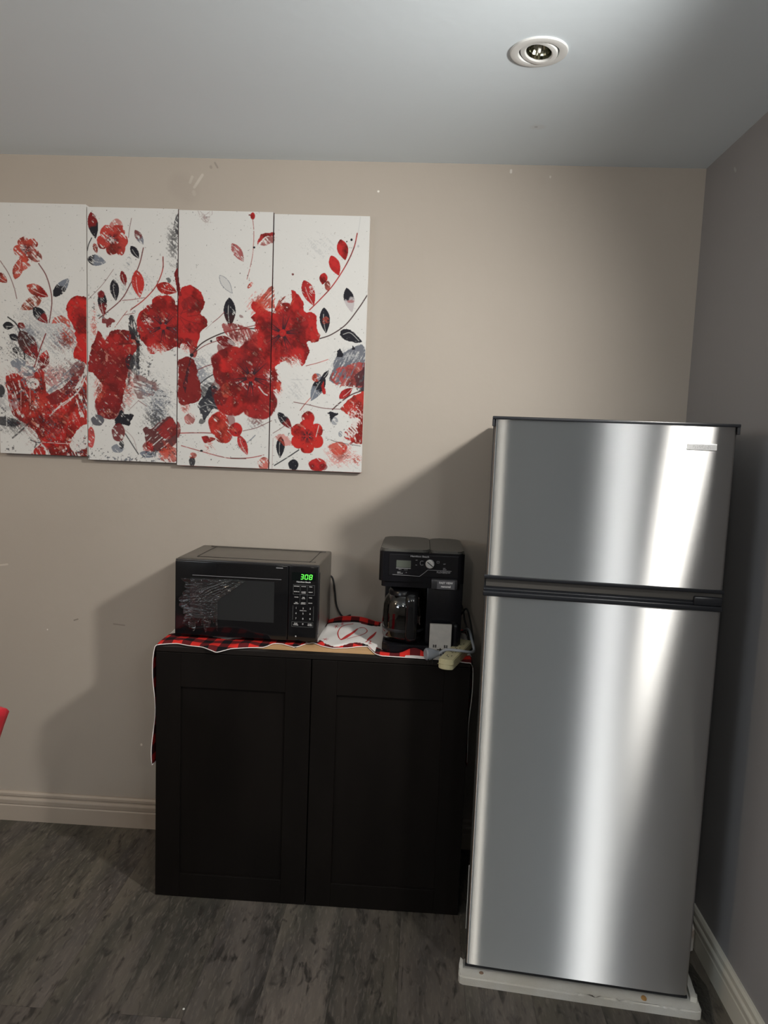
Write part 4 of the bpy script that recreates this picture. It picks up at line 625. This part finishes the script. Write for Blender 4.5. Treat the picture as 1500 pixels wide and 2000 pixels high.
bm = bmesh.new(); box(bm, .057, .340, -.0068, -.0062, .204, .2055); box(bm, .322, .344, -.0068, -.0062, .2395, .2425); link('door_print', bm, mat('grey print', (.20, .20, .21), .4), dr)
# crumpled clear film over the door window
bm = bmesh.new(); nx, nz_ = 150, 110; fv = []
def edge_x(z): return .138+max(0, z-.125)*1.25
def fl(x, z):
    env = math.exp(-((x-.125)/.060)**2)*math.exp(-((z-.148-.25*(x-.11))/.022)**2)
    rg = math.sin((z-.55*x)*900+3*math.sin(x*52)+2*math.sin(z*140))*.5+.5*math.sin((z-.62*x)*560+4*math.sin(x*31+z*50))
    return .0016+.0014*env*rg+.0045*math.exp(-((edge_x(z)-x)/.0045)**2)*(1 if z > .06 else .3)
for i in range(nx):
    col = []
    for j in range(nz_):
        zb = .045+.016*math.sin(i*.11)+.006*math.sin(i*.37); z = zb+(.196-zb)*j/(nz_-1); xl = .026+.010*math.sin(j*.09)+.004*math.sin(j*.4); x = xl+(edge_x(z)+.002-xl)*i/(nx-1); col.append(bm.verts.new((x, -.0068-fl(x, z), z-.003*math.sin(x*29)*(j/(nz_-1)))))
    fv.append(col)
for i in range(nx-1):
    for j in range(nz_-1): bm.faces.new((fv[i][j], fv[i+1][j], fv[i+1][j+1], fv[i][j+1])).smooth = True
film = link('protective_film', bm, film_material('clear crumpled film', (.93, .94, .95), .05, .0, (26, 1, 75), .0042), dr, 'keep'); film['label'] = 'clear crumpled plastic film'
cp = link('control_panel', B(.3625, W-.001, -.0052, .0028, ZB+.001, ZT-.0045, bev=.003, seg=3), gloss, mw, 'auto')
link('display_window', B(.372, .447, -.0056, -.0050, .204, .231, bev=.0002, seg=1), mat('smoked display', (.004, .006, .006), .08), cp)
bm = bmesh.new(); SEG = {'3': 'abgcd', '0': 'abcdef', '8': 'abcdefg'}
def seg7(bm, ch, x, z, w, h, y, t):
    sk = .12; 
    def bar(p, q, horiz):
        vs = [];
        for (a, b) in ((p[0], p[1]), (q[0], p[1]), (q[0], q[1]), (p[0], q[1])):
            for yy in (y, y-.0004): vs.append(bm.verts.new((a+sk*(b-z), yy, b)))
        A = vs[0::2]; C = vs[1::2]; bm.faces.new(C[::-1]); bm.faces.new(A)
        for i in range(4): bm.faces.new((A[i], A[(i+1) % 4], C[(i+1) % 4], C[i]))
    S_ = {'a': ((x+t, z+h-t), (x+w-t, z+h)), 'd': ((x+t, z), (x+w-t, z+t)), 'g': ((x+t, z+h/2-t/2), (x+w-t, z+h/2+t/2)), 'f': ((x, z+h/2+t*.3), (x+t, z+h-t*.5)), 'b': ((x+w-t, z+h/2+t*.3), (x+w, z+h-t*.5)), 'e': ((x, z+t*.5), (x+t, z+h/2-t*.3)), 'c': ((x+w-t, z+t*.5), (x+w, z+h/2-t*.3))}
    for k in SEG[ch]: bar(*S_[k], True)
for i, ch in enumerate('308'): seg7(bm, ch, .398+i*.0137, .2085, .0105, .0165, -.0057, .0023)
dg = link('clock_digits', bm, mat('green led', (.05, .3, .05), .4, emit=(.10, .85, .06), estr=1.15), cp); dg['label'] = 'glowing green digits 308'
bm = bmesh.new(); text_bm(bm, 'Hamilton Beach', .0062, .4095, .1985, -.0054, 'CENTER', bold=.00016, sx=1.12)
R0 = [('POPCORN', 'POTATO', 'PIZZA'), ('BEVERAGE', 'FROZEN\nDINNER', 'REHEAT'), ('POWER', 'TIME\nCOOK', 'TIMER'), ('TIME\nDEFROST', 'WEIGHT\nDEFROST', 'CLOCK')]
for ri, row in enumerate(R0):
    z = .1855-ri*.0172 if ri < 2 else (.1345+.0135 if ri == 2 else .1335)
    z = (.1852, .1680, .1505, .1335)[ri]
    for ci, s_ in enumerate(row): text_bm(bm, s_, .0036, .388+ci*.0222, z, -.0054, 'CENTER', bold=.00012)
for k in range(9): text_bm(bm, str(k+1), .0075, .388+(k % 3)*.0222, .1145-(k//3)*.0165, -.0054, 'CENTER', bold=.0001)
text_bm(bm, 'EXPRESS COOK', .0030, .4102, .1085, -.0054, 'CENTER', bold=.0001)
for ci, s_ in enumerate(('STOP\nCANCEL', '0', 'START\n+30 SEC')): text_bm(bm, s_, .0042 if ci != 1 else .0075, .388+ci*.0222, .0665 if ci != 1 else .0645, -.0054, 'CENTER', bold=.00016)
link('button_legends', bm, mat('light grey lettering', (.50, .50, .50), .5), cp)
bm = bmesh.new()
def frame(bm, x0, x1, z0, z1, t=.0006, y=-.0054):
    for a in ((x0, x1, y, y+.0003, z0, z0+t), (x0, x1, y, y+.0003, z1-t, z1), (x0, x0+t, y, y+.0003, z0, z1), (x1-t, x1, y, y+.0003, z0, z1)): box(bm, *a)
frame(bm, .3775, .4445, .160, .1915); frame(bm, .375, .4425, .0575, .0735); box(bm, .3775, .3781, -.0054, -.0051, .079, .125); box(bm, .4425, .4431, -.0054, -.0051, .079, .125); box(bm, .3990, .3995, -.0054, -.0051, .129, .190); box(bm, .4215, .4220, -.0054, -.0051, .129, .190)
link('button_outlines', bm, mat('dark grey lettering', (.13, .14, .14), .5), cp)
bm = bmesh.new(); lathe(bm, [(.0022, 0), (.0016, .0012), (0, .0015)], 14, mtx=Matrix.Translation((.389, -.0052, .0265)) @ Matrix.Rotation(PI/2, 4, 'X')); link('status_mark', bm, mat('pale mark', (.5, .5, .5), .4), cp)
link('side_vent', B(W-.0002, W+.0012, .016, .030, ZB+.02, ZT-.028, bev=.0004, seg=1), mat('navy black plastic', (.006, .008, .014), .25), mw)
for (fx_, fy_) in ((.03, .04), (W-.03, .04), (.03, DP-.03), (W-.03, DP-.03)):
    bm = bmesh.new(); lathe(bm, [(0, 0), (.011, 0), (.012, .002), (.012, ZB+.001), (0, ZB+.001)], 18, c=(fx_, fy_, 0)); link('foot', bm, K('black rubber', (.012, .012, .012), .7), mw, 'auto')
cord = bmesh.new(); tube(cord, [(W-.02, DP+.001, .17), (W+.004, DP+.006, .16), (W+.014, DP+.008, .11), (W+.022, DP+.008, .06), (W+.045, DP-.002, .026), (W+.075, DP-.012, .034)], .0032, 8); link('power_cord', cord, K('black rubber'), mw, True)
# ------------------------------------------------------------------ coffee maker
cm = empty('coffee_maker', (-.1, 2.19, CH+.0035), 0, 'black two-way drip coffee maker with glass carafe, standing between microwave and refrigerator', 'coffee maker')
oz = CH+.0035; Z = lambda z: z-oz; X = lambda x: x+.1
cpl = mat('black coffee maker plastic', (.006, .006, .0078), .24, spec=.35); ctop = mat('grey black lid plastic', (.075, .073, .066), .38)
bm = bmesh.new(); prism(bm, [(X(-.095), .012), (X(-.075), -.004), (X(.125), -.004), (X(.150), .012), (X(.150), .23), (X(-.095), .23)], 'z', 0, .028)
bmesh.ops.bevel(bm, geom=bm.edges[:], offset=.004, segments=2, affect='EDGES'); link('base', bm, cpl, cm, 'auto')
bm = bmesh.new(); lathe(bm, [(0, .028), (.060, .028), (.061, .0305), (0, .031)], 40, c=(X(-.034), .075, 0)); link('warming_plate', bm, mat('warming plate', (.03, .03, .03), .3, 1), cm, 'auto')
link('rear_column', B(X(-.098), X(.146), .165, .272, .0285, Z(1.05), bev=.008), cpl, cm, 'auto')
link('brew_tower', B(X(.036), X(.146), .012, .1649, .0285, Z(1.046), bev=.006), cpl, cm, 'auto')
def rr(x0, x1, y0, y1, rf, rb, n=6):
    o = []
    for (cx, cy, r, a0) in ((x0+rf, y0+rf, rf, PI), (x1-rf, y0+rf, rf, 1.5*PI), (x1-rb, y1-rb, rb, 0), (x0+rb, y1-rb, rb, .5*PI)):
        for k in range(n+1): a = a0+k*PI/2/n; o.append((cx+r*math.cos(a), cy+r*math.sin(a)))
    return o
bm = bmesh.new(); prism(bm, rr(X(-.112), X(.147), 0, .285, .018, .035), 'z', Z(1.040), Z(1.131)); link('head', bm, cpl, cm, 'auto')
bm = bmesh.new(); prism(bm, rr(X(-.104), X(.139), .006, .279, .015, .035), 'z', Z(1.022), Z(1.0402)); link('head_skirt', bm, cpl, cm, 'auto')
bm = bmesh.new(); prism(bm, rr(X(-.108), X(.040), .004, .281, .022, .035), 'z', Z(1.1312), Z(1.139)); bmesh.ops.bevel(bm, geom=[e for e in bm.edges if abs(e.verts[0].co.z-e.verts[1].co.z) < 1e-6 and e.verts[0].co.z > Z(1.135)], offset=.003, segments=2, affect='EDGES'); link('reservoir_lid', bm, ctop, cm, 'auto')
bm = bmesh.new(); prism(bm, rr(X(.042), X(.144), .004, .281, .02, .035), 'z', Z(1.1312), Z(1.1382)); bmesh.ops.bevel(bm, geom=[e for e in bm.edges if abs(e.verts[0].co.z-e.verts[1].co.z) < 1e-6 and e.verts[0].co.z > Z(1.135)], offset=.003, segments=2, affect='EDGES'); link('pod_lid', bm, ctop, cm, 'auto')
pn = link('control_fascia', B(X(-.082), X(.128), -.0022, .001, Z(1.058), Z(1.124), bev=.001, seg=1), mat('gloss black fascia', (.010, .010, .012), .15), cm)
link('clock_display', B(X(-.0595), X(-.0155), -.0030, -.0021, Z(1.084), Z(1.106)), mat('unlit lcd', (.085, .095, .08), .3), pn)
bm = bmesh.new(); lathe(bm, [(0, .008), (.0115, .008), (.0132, .0065), (.0138, 0), (0, 0)], 28, mtx=Matrix.Translation((X(.042), -.0022, Z(1.0985))) @ Matrix.Rotation(PI/2, 4, 'X')); kn = link('selector_knob', bm, mat('silver knob', (.62, .62, .62), .3, .6), pn, 'auto')
bm = bmesh.new(); box(bm, -.011, .011, -.0005, .001, -.0013, .0013); link('pointer', bm, K('black rubber'), kn, loc=(X(.042), -.0106, Z(1.0985))).rotation_euler = (0, math.radians(38), 0)
bm = bmesh.new(); yy = -.0024
text_bm(bm, 'Hamilton Beach', .0078, X(.0105), Z(1.1175), yy, 'CENTER', bold=.0002, sx=1.12); text_bm(bm, 'FLEXBREW', .0085, X(.084), Z(1.0715), yy, 'CENTER', bold=.00005)
text_bm(bm, 'PROG', .0034, X(-.052), Z(1.0765), yy, 'LEFT'); text_bm(bm, 'CLOCK', .0034, X(-.036), Z(1.0765), yy, 'LEFT')
for (x, z, s_) in ((-.056, 1.068, 'BREW'), (-.056, 1.0645, 'OPTIONS'), (-.030, 1.0678, 'H'), (.082, 1.0985, 'OFF'), (.082, 1.0855, 'REG'), (.082, 1.0815, 'BOLD'), (-.002, 1.107, 'AM'), (-.002, 1.092, 'PM')): text_bm(bm, s_, .0040, X(x), Z(z), yy, 'LEFT', bold=.00005)
box(bm, X(-.060), X(-.0155), yy-.0002, yy, Z(1.0808), Z(1.0822))
for p in ([(-.070, 1.0610), (.012, 1.0590)], [(.012, 1.0590), (.026, 1.0705), (.036, 1.0800)], [(.036, 1.0800), (.108, 1.0790)]): tube(bm, [(X(a), yy, Z(b)) for a, b in p], .0006, 5, 2)
lp = catmull([(X(.022), yy, Z(1.106)), (X(.015), yy, Z(1.106)), (X(.012), yy, Z(1.1)), (X(.015), yy, Z(1.094)), (X(.022), yy, Z(1.095))], 4); tube(bm, [tuple(p) for p in lp], .0006, 5, 0); frame(bm, X(.062), X(.070), Z(1.102), Z(1.108), .0007, yy)
link('panel_lettering', bm, mat('fascia lettering', (.30, .30, .31), .5), pn)
link('pod_latch', B(X(.048), X(.128), -.010, .012, Z(1.0225), Z(1.0535), bev=.004), mat('dark grey latch', (.03, .03, .034), .3), cm, 'auto')
lb = link('sticker', B(X(.066), X(.119), -.0108, -.0098, Z(1.0245), Z(1.0525)), mat('grey sticker', (.10, .10, .11), .35), cm)
bm = bmesh.new(); text_bm(bm, 'FAST VIEW', .0085, X(.0925), Z(1.0410), -.0111, 'CENTER', bold=.0003); text_bm(bm, 'removal', .0090, X(.0925), Z(1.0300), -.0111, 'CENTER', bold=.0003); link('sticker_lettering', bm, mat('white lettering', (.70, .70, .70), .5), lb)
# carafe
glass = film_material('smoked carafe glass', (.36, .34, .33), .07, .02, (1, 1, 1), .0, .0)
ccx, ccy = X(-.031), .072
bm = bmesh.new(); pr = [(.058, .0315), (.065, .036), (.0675, .048), (.068, .075), (.0675, .115), (.0655, .140), (.059, .160), (.050, .172)]; lathe(bm, pr, 48, c=(ccx, ccy, 0))
cf = link('carafe', bm, glass, cm, True)
bm = bmesh.new(); lathe(bm, [(.0485, .166), (.0505, .168), (.0505, .182), (.045, .190), (.02, .194), (0, .194)], 40, c=(ccx, ccy, 0)); link('carafe_lid', bm, cpl, cf, 'auto')
bm = bmesh.new(); lathe(bm, [(.0680, .062), (.0684, .064), (.0684, .069), (.0680, .071)], 40, c=(ccx, ccy, 0)); link('carafe_band', bm, K('thin band', (.02, .02, .022), .25), cf, True)
bm = bmesh.new(); hx = ccx+.024; hy = ccy-.060
def sq(bm, pts, w, t):
    P = catmull(pts, 8); R_ = []
    for i, p in enumerate(P):
        tt = (P[min(i+1, len(P)-1)]-P[max(i-1, 0)]).normalized(); nrm = tt.cross(Vector((1, 0, 0))).normalized()
        R_.append([bm.verts.new(p+Vector((1, 0, 0))*w/2*math.cos(a)*1.0+nrm*t/2*math.sin(a)) for a in [k*2*PI/14 for k in range(14)]])
    for A_, C_ in zip(R_, R_[1:]):
        for j in range(14): bm.faces.new((A_[j], A_[(j+1) % 14], C_[(j+1) % 14], C_[j]))
    bm.faces.new(R_[0][::-1]); bm.faces.new(R_[-1])
sq(bm, [(hx, hy+.022, .182), (hx, hy-.006, .184), (hx, hy-.022, .172), (hx, hy-.026, .140), (hx, hy-.024, .090), (hx, hy-.018, .050), (hx, hy-.002, .036)], .036, .016); link('carafe_handle', bm, mat('gloss handle', (.008, .008, .009), .08), cf, True)
# the pale plate with slots on the cup side
pl = link('cup_rest_plate', B(X(.050), X(.1165), -.016, -.0045, .014, Z(.917), bev=.0015), mat('light grey plastic', (.40, .385, .36), .5, noise=((60, 60, 60), (.36, .35, .33))), cm); pl['label'] = 'pale grey plate with dark slots'
bm = bmesh.new()
for cx in (.067, .1005):
    for (a, b, c, d) in ((-.0052, -.0022, .028, .037), (.0022, .0052, .028, .037), (-.0022, .0022, .034, .0355), (-.0022, .0022, .0295, .031)): box(bm, X(cx+a), X(cx+b), -.0166, -.0158, c, d)
box(bm, X(.0745), X(.0945), -.0166, -.0158, .0205, .0232); box(bm, X(.0825), X(.0865), -.0166, -.0158, .0170, .0265); link('slots', bm, K('black rubber'), pl)
link('cup_side_arm', B(X(.118), X(.140), -.004, .030, .020, .100, bev=.009, seg=3), cpl, cm, 'auto')
bm = bmesh.new(); tube(bm, [(X(.140), .22, .115), (X(.152), .19, .120), (X(.160), .165, .105), (X(.166), .150, .075), (X(.176), .130, .045), (X(.180), .10, .022)], .0030, 8)
tube(bm, [(X(.150), .225, .060), (X(.163), .20, .092), (X(.172), .17, .108), (X(.181), .14, .085), (X(.189), .11, .045), (X(.190), .06, .016), (X(.178), .03, .010)], .0030, 8); link('power_cord', bm, K('black rubber'), cm, True)
# ------------------------------------------------------------------ power strip, grey plug and cable
pa = Vector((.0965, 2.052)); pb = Vector((.168, 2.268)); ang = math.atan2(pb.y-pa.y, pb.x-pa.x)-PI/2; Lp = (pb-pa).length
cream = mat('yellowed cream plastic', (.58, .54, .34), .45, noise=((20, 20, 20), (.52, .47, .28)))
ps = empty('power_strip', (pa.x, pa.y, CH+.0045), ang, 'yellowed cream power strip lying on the runner, its end poking over the cabinet front', 'power strip')
bm = bmesh.new(); prism(bm, [(-.0225, .006), (-.018, .001), (-.009, -.003), (0, -.004), (.009, -.003), (.018, .001), (.0225, .006), (.0225, Lp), (-.0225, Lp)], 'z', 0, .030); bmesh.ops.bevel(bm, geom=[e for e in bm.edges], offset=.0022, segments=2, affect='EDGES'); link('body', bm, cream, ps, 'auto')
for y in (.035, .08, .125, .170):
    bm = bmesh.new(); box(bm, -.008, -.0055, y, y+.009, .0298, .0303); box(bm, .0055, .008, y, y+.009, .0298, .0303); lathe(bm, [(.0026, .0298), (.0026, .0303), (0, .0303)], 10, c=(0, y-.008, 0)); link('outlet', bm, K('socket dark', (.05, .04, .03), .6), ps)
link('seam_line', B(-.0228, .0228, -.0038, Lp, .0145, .0152), K('seam cream', (.36, .32, .18), .6), ps)
g1 = mat('grey plug plastic', (.27, .29, .32), .45)
pg = empty('power_plug', (.046, 2.128, CH+.0045), .35, 'grey unplugged power plug with bare prongs and a grey cable looping over the power strip', 'plug')
bm = bmesh.new(); lathe(bm, [(0, 0), (.012, 0), (.0145, .003), (.0145, .012), (.011, .022), (.007, .032), (.0055, .036), (0, .036)], 20, mtx=Matrix.Translation((-.006, .0, .0155)) @ Matrix.Rotation(PI/2, 4, 'Y') @ Matrix.Rotation(.0, 4, 'X')); link('plug_body', bm, g1, pg, 'auto')
for dx in (-.001, .010):
    bm = bmesh.new(); box(bm, dx-.001, dx+.001, -.036, -.008, .0040, .0085, bev=.0004, seg=1); bmesh.ops.rotate(bm, verts=bm.verts[:], cent=(dx, -.008, .005), matrix=Matrix.Rotation(-.38, 3, 'Z') @ Matrix.Rotation(.18, 3, 'X')); link('prong', bm, mat('dark metal prong', (.06, .055, .05), .3, 1), pg)
bm = bmesh.new()
pg.scale = (1.25, 1.25, 1.25); c_, s_ = math.cos(-.35), math.sin(-.35)
def tl(x, y, z): dx, dy = x-.046, y-2.128; return ((dx*c_-dy*s_)/1.25, (dx*s_+dy*c_)/1.25, (z-CH-.0045)/1.25)
for k in range(5): lathe(bm, [(.0062, -.0012), (.0072, 0), (.0062, .0012)], 12, mtx=Matrix.Translation((.034+.006*k, 0, .0155)) @ Matrix.Rotation(PI/2, 4, 'Y'))
link('strain_relief', bm, g1, pg, True)
bm = bmesh.new(); tube(bm, [tl(.075, 2.139, CH+.020), tl(.10, 2.130, CH+.039), tl(.14, 2.120, CH+.0415), tl(.172, 2.130, CH+.036), tl(.186, 2.165, CH+.032), tl(.183, 2.22, CH+.045), tl(.178, 2.27, CH+.060), tl(.172, 2.32, CH+.055), tl(.166, 2.38, CH+.03), tl(.160, 2.44, CH+.012)], .0034, 8); link('cable', bm, g1, pg, True)
# ------------------------------------------------------------------ refrigerator
fr = empty('refrigerator', (.1764, 1.8886, .0325), -.1069, 'tall stainless steel top-freezer refrigerator standing in the corner on white foam', 'refrigerator')
FW = .5984; SS = stainless(); blk = mat('black trim plastic', (.012, .013, .016), .3, spec=.5); grys = mat('dark grey cabinet enamel', (.05, .048, .045), .45)
FH = 1.541-.0325
link('cabinet_body', B(.004, FW-.004, .066, .600, .012, FH-.006, bev=.004), grys, fr, 'auto')
link('door_gasket', B(.010, FW-.010, .0555, .0665, .02, FH-.012), mat('grey gasket', (.10, .10, .10), .7), fr)
def door(name, z0, z1):
    bm = bmesh.new(); uv = bm.loops.layers.uv.new('UVMap'); prof = []; n = 40; r = .006
    def v_(u): 
        e = min(u, FW-.016-u); k = .05; s_ = .0022*max(0, 1-e/k)**2
        if e < r: s_ += r-math.sqrt(max(0, r*r-(r-e)**2))
        return s_
    us = sorted(set([0, .0004, .0015, .003, .0045, r]+[.008*i for i in range(1, 9)]+list(np.linspace(.07, FW-.016-.07, 14))))
    us = us+[FW-.016-u for u in us if u < .07][::-1]; us = sorted(set(round(float(u), 5) for u in us))
    prof = [(u+.008, v_(u)) for u in us]; F = [(bm.verts.new((a, b, z0)), bm.verts.new((a, b, z1))) for a, b in prof]
    for (p, q) in zip(F, F[1:]):
        f = bm.faces.new((p[0], q[0], q[1], p[1])); f.smooth = True
        for l in f.loops: l[uv].uv = (l.vert.co.x, l.vert.co.z)
    o = link(name, bm, SS, fr, 'keep'); return o
def shell(par, z0, z1):
    bm = bmesh.new(); box(bm, .0075, FW-.0075, .0082, .055, z0, z1); return link('door_liner', bm, mat('dark door side', (.045, .042, .038), .5), par)
fz = door('freezer_door', 1.130-.0325, 1.5325-.0325); shell(fz, 1.100-.0325, 1.5335-.0325)
rd = door('fresh_food_door', .006, 1.0755-.0325); shell(rd, .004, 1.0765-.0325)
link('top_cap', B(.002, FW-.001, -.003, .056, 1.5325-.0325, 1.5405-.0325, bev=.002), blk, fz, 'auto')
for (a, b) in ((.002, .0085), (FW-.0085, FW-.001)): link('cap_corner', B(a, b, -.0005, .052, 1.515-.0325, 1.5335-.0325, bev=.001, seg=1), blk, fz)
bm = bmesh.new(); box(bm, .002, FW-.005, -.001, .055, 1.121-.0325, 1.1305-.0325, bev=.0015); box(bm, .003, FW-.006, .010, .055, 1.096-.0325, 1.1212-.0325); link('handle_recess', bm, blk, fz, 'auto')
bm = bmesh.new(); box(bm, .001, FW-.006, -.0035, .055, 1.075-.0325, 1.0885-.0325, bev=.003, seg=3); box(bm, .002, FW-.007, .004, .055, 1.0880-.0325, 1.0955-.0325, bev=.002); box(bm, FW-.075, FW-.007, -.0015, .054, 1.0880-.0325, 1.1110-.0325, bev=.004, seg=3); link('door_top_trim', bm, blk, rd, 'auto')
link('door_bottom_trim', B(.006, FW-.007, -.001, .055, -.0005, .0065, bev=.0015), blk, rd, 'auto')
bd = link('badge', B(.477, .5465, -.0022, .0005, 1.4745-.0325, 1.4895-.0325, bev=.0006), mat('polished badge', (.80, .80, .79), .25, .7), fz)
bm = bmesh.new(); text_bm(bm, 'VISSANI', .0125, .5118, 1.4775-.0325, -.0025, 'CENTER', bold=-.0001, sx=1.05); link('badge_lettering', bm, mat('badge grey', (.42, .42, .42), .4, .5), bd)
link('side_film_strip', B(.0015, .0035, .070, .074, .06, .25), mat('white film strip', (.6, .6, .58), .4), fr)
for x in (.022, FW-.045):
    bm = bmesh.new(); lathe(bm, [(0, -.0085), (.0115, -.0085), (.012, -.006), (.012, .0095), (0, .0095)], 18, c=(x, .026, 0)); link('levelling_foot', bm, mat('pale foot plastic', (.62, .63, .65), .5), fr, 'auto')
link('lower_bracket', B(.033, .046, .012, .04, -.006, .0008), blk, fr); link('lower_bracket', B(FW-.088, FW-.055, .012, .04, -.006, .0008), blk, fr)
# foam packing tray
ft = empty('foam_packing_tray', (.1764, 1.8886, 0), -.1069, 'dirty white styrofoam packing tray lying on the floor under the refrigerator', 'foam tray')
foam = mat('white styrofoam', (.66, .655, .62), .9, noise=((9, 9, 9), (.58, .56, .50)), bump=((260, 260, 260), .5, .002))
bm = bmesh.new(); prism(bm, [(.012, .60), (.012, .05), (-.006, .036), (-.010, .01), (-.010, -.018), (-.006, -.027), (.003, -.031), (.3, -.0318), (.610, -.031), (.620, -.027), (.6235, -.018), (.6235, .585), (.605, .60)], 'z', 0, .0235)
bmesh.ops.subdivide_edges(bm, edges=[e for e in bm.edges if e.calc_length() > .3], cuts=40)
for v in bm.verts:
    k = hash((round(v.co.x, 3), round(v.co.y, 3))) % 100/100.
    if v.co.z > .01: v.co.z += (k-.5)*.0022
bmesh.ops.bevel(bm, geom=[e for e in bm.edges if e.verts[0].co.z > .01 and e.verts[1].co.z > .01 and len(e.link_faces) == 2 and abs(e.link_faces[0].normal.z-e.link_faces[1].normal.z) > .5], offset=.0035, segments=3, affect='EDGES'); link('slab', bm, foam, ft, 'auto')
bm = bmesh.new(); prism(bm, [(-.010, .0), (.001, .0), (-.001, .022), (-.008, .030)], 'z', .022, .034); bmesh.ops.translate(bm, verts=bm.verts[:], vec=(0, .0, 0)); link('raised_corner', bm, foam, ft)
bm = bmesh.new(); prism(bm, [(.6005, .004), (.6165, .002), (.6155, .016), (.6035, .062)], 'z', .022, .036); link('raised_corner', bm, foam, ft)
bm = bmesh.new(); lathe(bm, [(.010, 0), (.0085, .003), (.004, .0045), (0, .005)], 9, c=(.6000, -.010, .0225)); link('rust_stain', bm, mat('orange brown grime', (.38, .21, .07), .9), ft).scale = (.8, 1.1, 1)
bm = bmesh.new(); lathe(bm, [(.007, 0), (.005, .0022), (0, .003)], 8, c=(.052, -.006, .0225)); link('grime_spot', bm, mat('brown grime', (.25, .17, .12), .9), ft)
# torn foam scrap against the right wall behind the refrigerator
bm = bmesh.new(); pts = [(.806, 2.090), (.845, 2.052), (.866, 2.060), (.868, 2.10), (.868, 2.15), (.865, 2.20), (.806, 2.20)]
prism(bm, pts, 'z', 0, .058); 
for v in bm.verts:
    if v.co.z > .03: v.co.z += .040*(v.co.y > 2.08)+random.uniform(-.010, .018)
tag(link('foam_scrap', bm, mat('stained foam scrap', (.40, .33, .28), .9, noise=((30, 30, 30), (.62, .60, .56)), bump=((120, 120, 120), .6, .004))), 'torn stained scrap of packing foam on the floor between refrigerator and right wall', 'foam scrap')
# thin clear plastic sheet on the floor
bm = bmesh.new(); g = []
P4 = [(.802, 2.06), (.812, 1.790), (.818, 1.800), (.853, 1.915)]
A_, B_, C_, D_ = [Vector((*p, 0)) for p in ((.806, 2.07), (.836, 2.03), (.853, 1.905), (.797, 1.79))]
for i in range(16):
    r = []
    for j in range(9):
        s_, t = j/8, i/15; L_ = A_.lerp(D_, t); R_ = B_.lerp(C_, min(1, t*1.3)) if t < .77 else C_.lerp(Vector((.820, 1.77, 0)), (t-.77)/.23); p = L_.lerp(R_, s_)
        p.z = .0012+.0022*abs(math.sin(9*s_+7*t)*math.sin(13*t+2)); r.append(bm.verts.new(p))
    g.append(r)
for i in range(15):
    for j in range(8): bm.faces.new((g[i][j], g[i+1][j], g[i+1][j+1], g[i][j+1])).smooth = True
tag(link('plastic_sheet', bm, film_material('thin clear plastic', (.82, .83, .84), .10, .25, (60, 60, 60), .004), None, 'keep'), 'thin clear plastic sheet lying on the floor right of the refrigerator', 'plastic sheet')
# ------------------------------------------------------------------ red chair, only its back corner reaches into view
ch = empty('red_chair', (-1.272, 1.52, 0), -PI/2, 'bright red chair of which only the back corner shows at the left edge', 'chair')
redm = mat('bright red plastic', (.72, .025, .045), .38)
bm = bmesh.new(); g = []
for i in range(21):
    r = []
    for j in range(15):
        u = i/20*2-1; t = j/14; wd = .205-.022*(1-t); x = u*wd; z = .47+.325*t
        if t > .86: z = .47+.325*(.86+(t-.86)*(1-.10*abs(u)**6))
        if t < .99 and abs(u) > .9: x = x
        k = .045*t**1.2*(max(0, u)**6); x = u*(.185+.150*t**1.5*0+.0) + (.0); x = u*(.175+.01*t)
        y = .10*t+.185-.02*u*u; z = z-.020*(abs(u)**8)*t
        r.append(bm.verts.new((x+.165*0, y, z)))
    g.append(r)
for i in range(20):
    for j in range(14): bm.faces.new((g[i][j], g[i+1][j], g[i+1][j+1], g[i][j+1])).smooth = True
bk = link('backrest', bm, redm, ch, 'keep'); q = bk.modifiers.new('t', 'SOLIDIFY'); q.thickness = .016
link('seat', B(-.19, .19, -.22, .17, .44, .458, bev=.008, seg=3), redm, ch, 'auto')
for (a, b) in ((-.17, -.2), (.16, -.2), (-.17, .15), (.16, .15)):
    bm = bmesh.new(); tube(bm, [(a*.92, b*.92, .442), (a*1.1, b*1.1, 0.0)], .011, 10, 2); link('leg', bm, K('chair leg wood', (.35, .22, .11), .5), ch, True)
# small white crumb on the floor
bm = bmesh.new(); lathe(bm, [(0, 0), (.0028, 0), (.0032, .001), (.0018, .0026), (0, .003)], 7, c=(0, 0, 0)); tag(link('crumb', bm, mat('white crumb', (.7, .7, .65), .8), loc=(-.545, 1.702, 0)), 'tiny white crumb on the dark floor in front of the cabinet', 'crumb')
